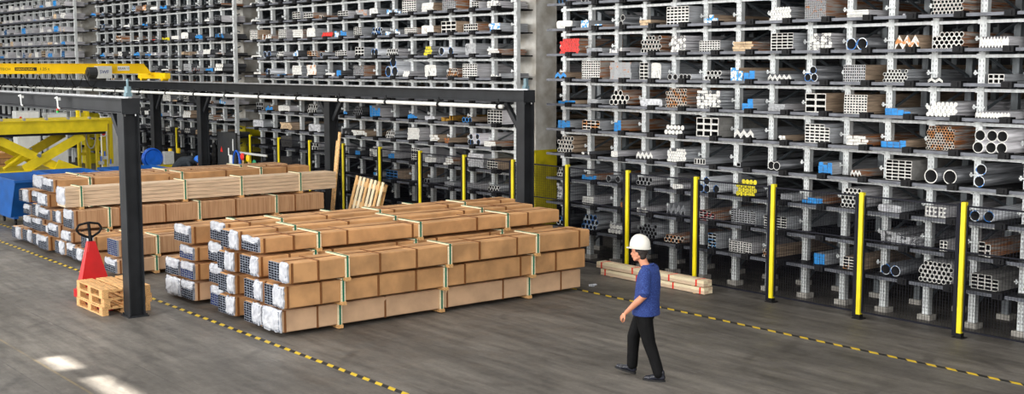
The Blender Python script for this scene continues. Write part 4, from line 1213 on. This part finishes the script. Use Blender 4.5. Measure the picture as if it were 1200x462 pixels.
# hidden core of the figure, neck, head
loft(b, [(0, 0, .86, .11, .15), (0, 0, 1.0, .10, .14), (-.02, 0, 1.25, .11, .16), (-.04, 0, 1.40, .09, .17), (-.035, 0, 1.47, .06, .09)])
chain(b, [(-.03, 0, 1.42), (.02, 0, 1.50), (.05, 0, 1.57)], [.062, .056, .056])
HZ = radians(-14)


def hp(x, y, z):
    return (HEADC.x + x * cos(HZ) - y * sin(HZ), HEADC.y + x * sin(HZ) + y * cos(HZ), HEADC.z + z)


b.sphere(hp(-.012, 0, .035), .095, 16, sc=(1.03, .80, .98))                # skull
b.sphere(hp(.028, 0, -.03), .075, 14, sc=(.95, .80, 1.10))                # face
b.sphere(hp(.052, 0, -.088), .036, 12, sc=(1.0, 1.05, .75))               # chin
chain(b, [hp(-.03, .055, -.045), hp(.045, .035, -.09)], [.022, .02], 8); chain(b, [hp(-.03, -.055, -.045), hp(.045, -.035, -.09)], [.022, .02], 8)
chain(b, [hp(.092, 0, .012), hp(.112, 0, -.028)], [.011, .016], 8)         # nose
chain(b, [hp(.082, -.034, .03), hp(.090, 0, .027), hp(.082, .034, .03)], [.013, .014, .013], 8)   # brow
chain(b, [hp(.090, -.022, -.060), hp(.100, 0, -.059), hp(.090, .022, -.060)], [.009, .010, .009], 8)  # lips
for s in (1, -1):
    b.sphere(hp(-.012, s * .078, -.012), .030, 10, sc=(.72, .38, 1.05))    # ears
# arms: the near one swings forward
ARM_L = [(-.05, .185, 1.40), (-.065, .245, 1.13), (.175, .225, .895)]
ARM_R = [(-.05, -.185, 1.40), (-.07, -.235, 1.13), (.02, -.23, .88)]
chain(b, ARM_L, [.055, .043, .029]); chain(b, [(-.065, .245, 1.13), (.03, .24, 1.04), (.175, .225, .895)], [.043, .045, .028])
chain(b, ARM_R, [.055, .043, .029])
hand(b, (.185, .224, .885), (.62, -.06, -.66), (-.55, -.55, -.5), 1)
hand(b, (.022, -.23, .87), (.25, .0, -.95), (.2, .9, 0), -1)
# legs inside the trousers
LEG_L = [(-.01, .085, .92), (-.085, .095, .50), (-.225, .10, .11)]
LEG_R = [(.02, -.085, .92), (.175, -.095, .52), (.195, -.10, .14)]
for lg in (LEG_L, LEG_R): chain(b, lg, [.075, .05, .038])
man = remesh(b, 'person', SKIN, .0065, None, 2, (-10.68, 10.85, 0))
man.rotation_euler = (0, 0, math.atan2(f.y, f.x))
tag(man, 'man in white hard hat and blue shirt walking across the floor', 'person')
b = MB()                                                                   # shirt
loft(b, [(-.015, 0, .84, .180, .212), (-.015, 0, .90, .176, .208), (-.022, 0, 1.02, .162, .198), (-.035, 0, 1.18, .158, .195), (-.045, 0, 1.32, .150, .205), (-.05, 0, 1.41, .122, .198), (-.045, 0, 1.455, .085, .13), (-.03, 0, 1.49, .07, .08)])
for A, e in ((ARM_L, (-.064, .245, 1.165)), (ARM_R, (-.067, -.234, 1.165))):
    chain(b, [A[0], tuple((Vector(A[0]) + Vector(e)) / 2), e], [.078, .076, .070])
    d = (Vector(e) - Vector(A[0])).normalized()
    b.cyl(Vector(e), Vector(e) + d * .02, .074, .076, 14)
for i in range(9):                                                         # hem and back folds
    a = i * .7; b.cyl((.15 * cos(a) - .012, .19 * sin(a), .86), (.13 * cos(a + .4) - .03, .18 * sin(a + .4), 1.05), .02, .008, 6)
shirt = remesh(b, 'shirt', SHIRT, .009, man, 3); tag(shirt, 'blue patterned short-sleeved shirt')
b = MB(); b.path([(-.03 + .072 * cos(a), .075 * sin(a), 1.475 + .02 * cos(a) * -1) for a in [2 * pi * k / 16 for k in range(17)]], .018, 8)
tag(remesh(b, 'collar', SHIRT, .008, man, 2), 'blue shirt collar')
b = MB()                                                                   # trousers
loft(b, [(0, 0, .78, .11, .15), (0, 0, .86, .142, .175), (0, 0, .95, .142, .172), (0, 0, 1.0, .12, .155)])
chain(b, [LEG_L[0], (-.035, .09, .72), LEG_L[1], (-.16, .098, .30), (-.222, .10, .105)], [.112, .104, .086, .076, .072])
chain(b, [LEG_R[0], (.09, -.09, .73), LEG_R[1], (.185, -.098, .32), (.193, -.10, .135)], [.112, .104, .086, .076, .072])
tag(remesh(b, 'trousers', TROUS, .010, man, 3), 'black trousers')


def shoe(ankle, tilt, lift):
    o = thing_e = None
    M = Matrix.Translation(ankle) @ Matrix.Rotation(-tilt, 4, 'Y')
    b = MB()
    def P(x, y, z): return tuple(M @ Vector((x, y, z)))
    chain(b, [P(-.045, 0, -.04), P(.02, 0, -.035), P(.10, 0, -.055), P(.17, .0, -.066)], [.042, .045, .038, .030], 10)
    chain(b, [P(-.035, 0, .02), P(-.035, 0, -.04)], [.042, .044], 10); chain(b, [P(.12, .016, -.062), P(.12, -.016, -.062)], [.032, .032], 8)
    s = remesh(b, 'shoe', SHOE, .006, man, 2)
    b = MB(); n = 18; pl = []
    for i in range(n):
        a = 2 * pi * i / n; pl.append((.065 + .15 * cos(a), .046 * sin(a) * (1.0 if cos(a) > 0 else .88)))
    o = len(b.v); b.v += [P(x, y, -.098) for x, y in pl] + [P(x, y, -.074) for x, y in pl]
    for i in range(n): b.f.append((o + i, o + (i + 1) % n, o + n + (i + 1) % n, o + n + i))
    b.f += [tuple(o + i for i in reversed(range(n))), tuple(o + n + i for i in range(n))]; b.m = [0] * len(b.f)
    b.build('sole', SOLE, s)


shoe(Vector((-.225, .10, .098)), 0, 0); shoe(Vector((.205, -.10, .125)), radians(12), 0)
b = MB(); b.sphere(hp(-.02, 0, .03), .099, 16, sc=(1.02, .82, .98)); b.sphere(hp(-.055, 0, -.035), .062, 12, sc=(.75, 1.02, 1.0))
hb = remesh(b, 'hair', HAIRM, .007, man, 1)
me = hb.data; bmh = bmesh.new(); bmh.from_mesh(me)
kill = [v for v in bmh.verts if ((Vector(v.co) - HEADC).x * cos(HZ) + (Vector(v.co) - HEADC).y * sin(HZ)) > (.005 + .5 * max(0, (v.co.z - HEADC.z)))]
bmesh.ops.delete(bmh, geom=kill, context='VERTS'); bmh.to_mesh(me); bmh.free()
tag(hb, 'short dark hair')


def helmet(parent, c, yaw, m, r=.125, tip=0.0):
    b = MB(); n = 28; prof = [(1.0, 0), (1.0, .022), (.985, .05), (.93, .085), (.82, .118), (.64, .146), (.40, .163), (.15, .17), (0.001, .171)]
    M = Matrix.Translation(c) @ Matrix.Rotation(yaw, 4, 'Z') @ Matrix.Rotation(tip, 4, 'Y'); o = 0
    for s, z in prof:
        for i in range(n):
            a = 2 * pi * i / n; rid = 1 + (.03 if abs(sin(a)) < .13 and s < .99 else 0)
            b.v.append(tuple(M @ Vector((r * 1.12 * s * cos(a), r * .92 * s * sin(a), z * rid))))
    for k in range(len(prof) - 1):
        for i in range(n):
            j = (i + 1) % n; b.f.append((k * n + i, k * n + j, (k + 1) * n + j, (k + 1) * n + i)); b.m.append(0)
    b.f.append(tuple(reversed(range(n)))); b.m.append(0)
    hs = b.build('helmet', m, parent, True)
    b = MB(); o = 0                                                        # brim, longer at the front
    for zz in (-.006, .006):
        for i in range(n):
            a = 2 * pi * i / n; e = 1.06 + (.30 * max(0, cos(a)) ** 2)
            b.v.append(tuple(M @ Vector((r * 1.12 * e * cos(a), r * .92 * (1.06 + .05 * max(0, cos(a))) * sin(a), zz - .022 * max(0, cos(a)) ** 2))))
    for i in range(n): j = (i + 1) % n; b.f.append((i, j, n + j, n + i)); b.m.append(0)
    b.f += [tuple(reversed(range(n))), tuple(n + i for i in range(n))]; b.m += [0, 0]
    b.build('brim', m, hs)
    return hs


tag(helmet(man, Vector(hp(-.008, 0, .068)), HZ, HELM, tip=radians(-3)), 'white hard hat')
b = MB(); b.path([hp(-.02 + .098 * cos(a), .083 * sin(a), .050) for a in [pi * .45 + pi * 1.1 * k / 12 for k in range(13)]], .012, 6)
tag(b.build('helmet_band', BLACKR, man), 'black head band')

# worker bending down behind the packs
b = MB()
chain(b, [(-.25, .12, .1), (-.22, .12, .50), (-.25, .10, .90)], [.06, .075, .10]); chain(b, [(.05, -.12, .1), (.06, -.12, .52), (-.22, -.10, .90)], [.06, .075, .10])
chain(b, [(-.25, .12, .06), (-.10, .13, .05)], [.05, .045]); chain(b, [(.05, -.12, .06), (.20, -.13, .05)], [.05, .045])
chain(b, [(-.24, 0, .93), (-.05, 0, 1.10), (.22, 0, 1.14)], [.17, .18, .17])
for s in (1, -1):
    chain(b, [(.24, s * .19, 1.10), (.34, s * .24, .84), (.50, s * .16, .72)], [.07, .055, .042])
    hand(b, (.50, s * .16, .72), (.8, 0, -.5), (0, -s, -.2), s)
chain(b, [(.28, 0, 1.15), (.40, 0, 1.13)], [.07, .06]); b.sphere((.46, 0, 1.12), .095, 14, sc=(1, .85, 1.1)); b.sphere((.52, 0, 1.07), .05, 10)
wk = remesh(b, 'person', OVERALL, .012, None, 2, (-34.75, 15.2, 0)); wk.rotation_euler = (0, 0, radians(40))
tag(wk, 'worker in dark clothes and blue helmet bending down behind the packs', 'person')
b = MB(); b.sphere((.475, 0, 1.10), .085, 12, sc=(1.1, .9, 1.1)); b.sphere((.55, 0, 1.05), .035, 8)
tag(remesh(b, 'face', SKIN, .009, wk, 2), 'face and neck')
hh = helmet(wk, Vector((.46, 0, 1.15)), 0, HELB, .135, radians(28)); tag(hh, 'blue hard hat')
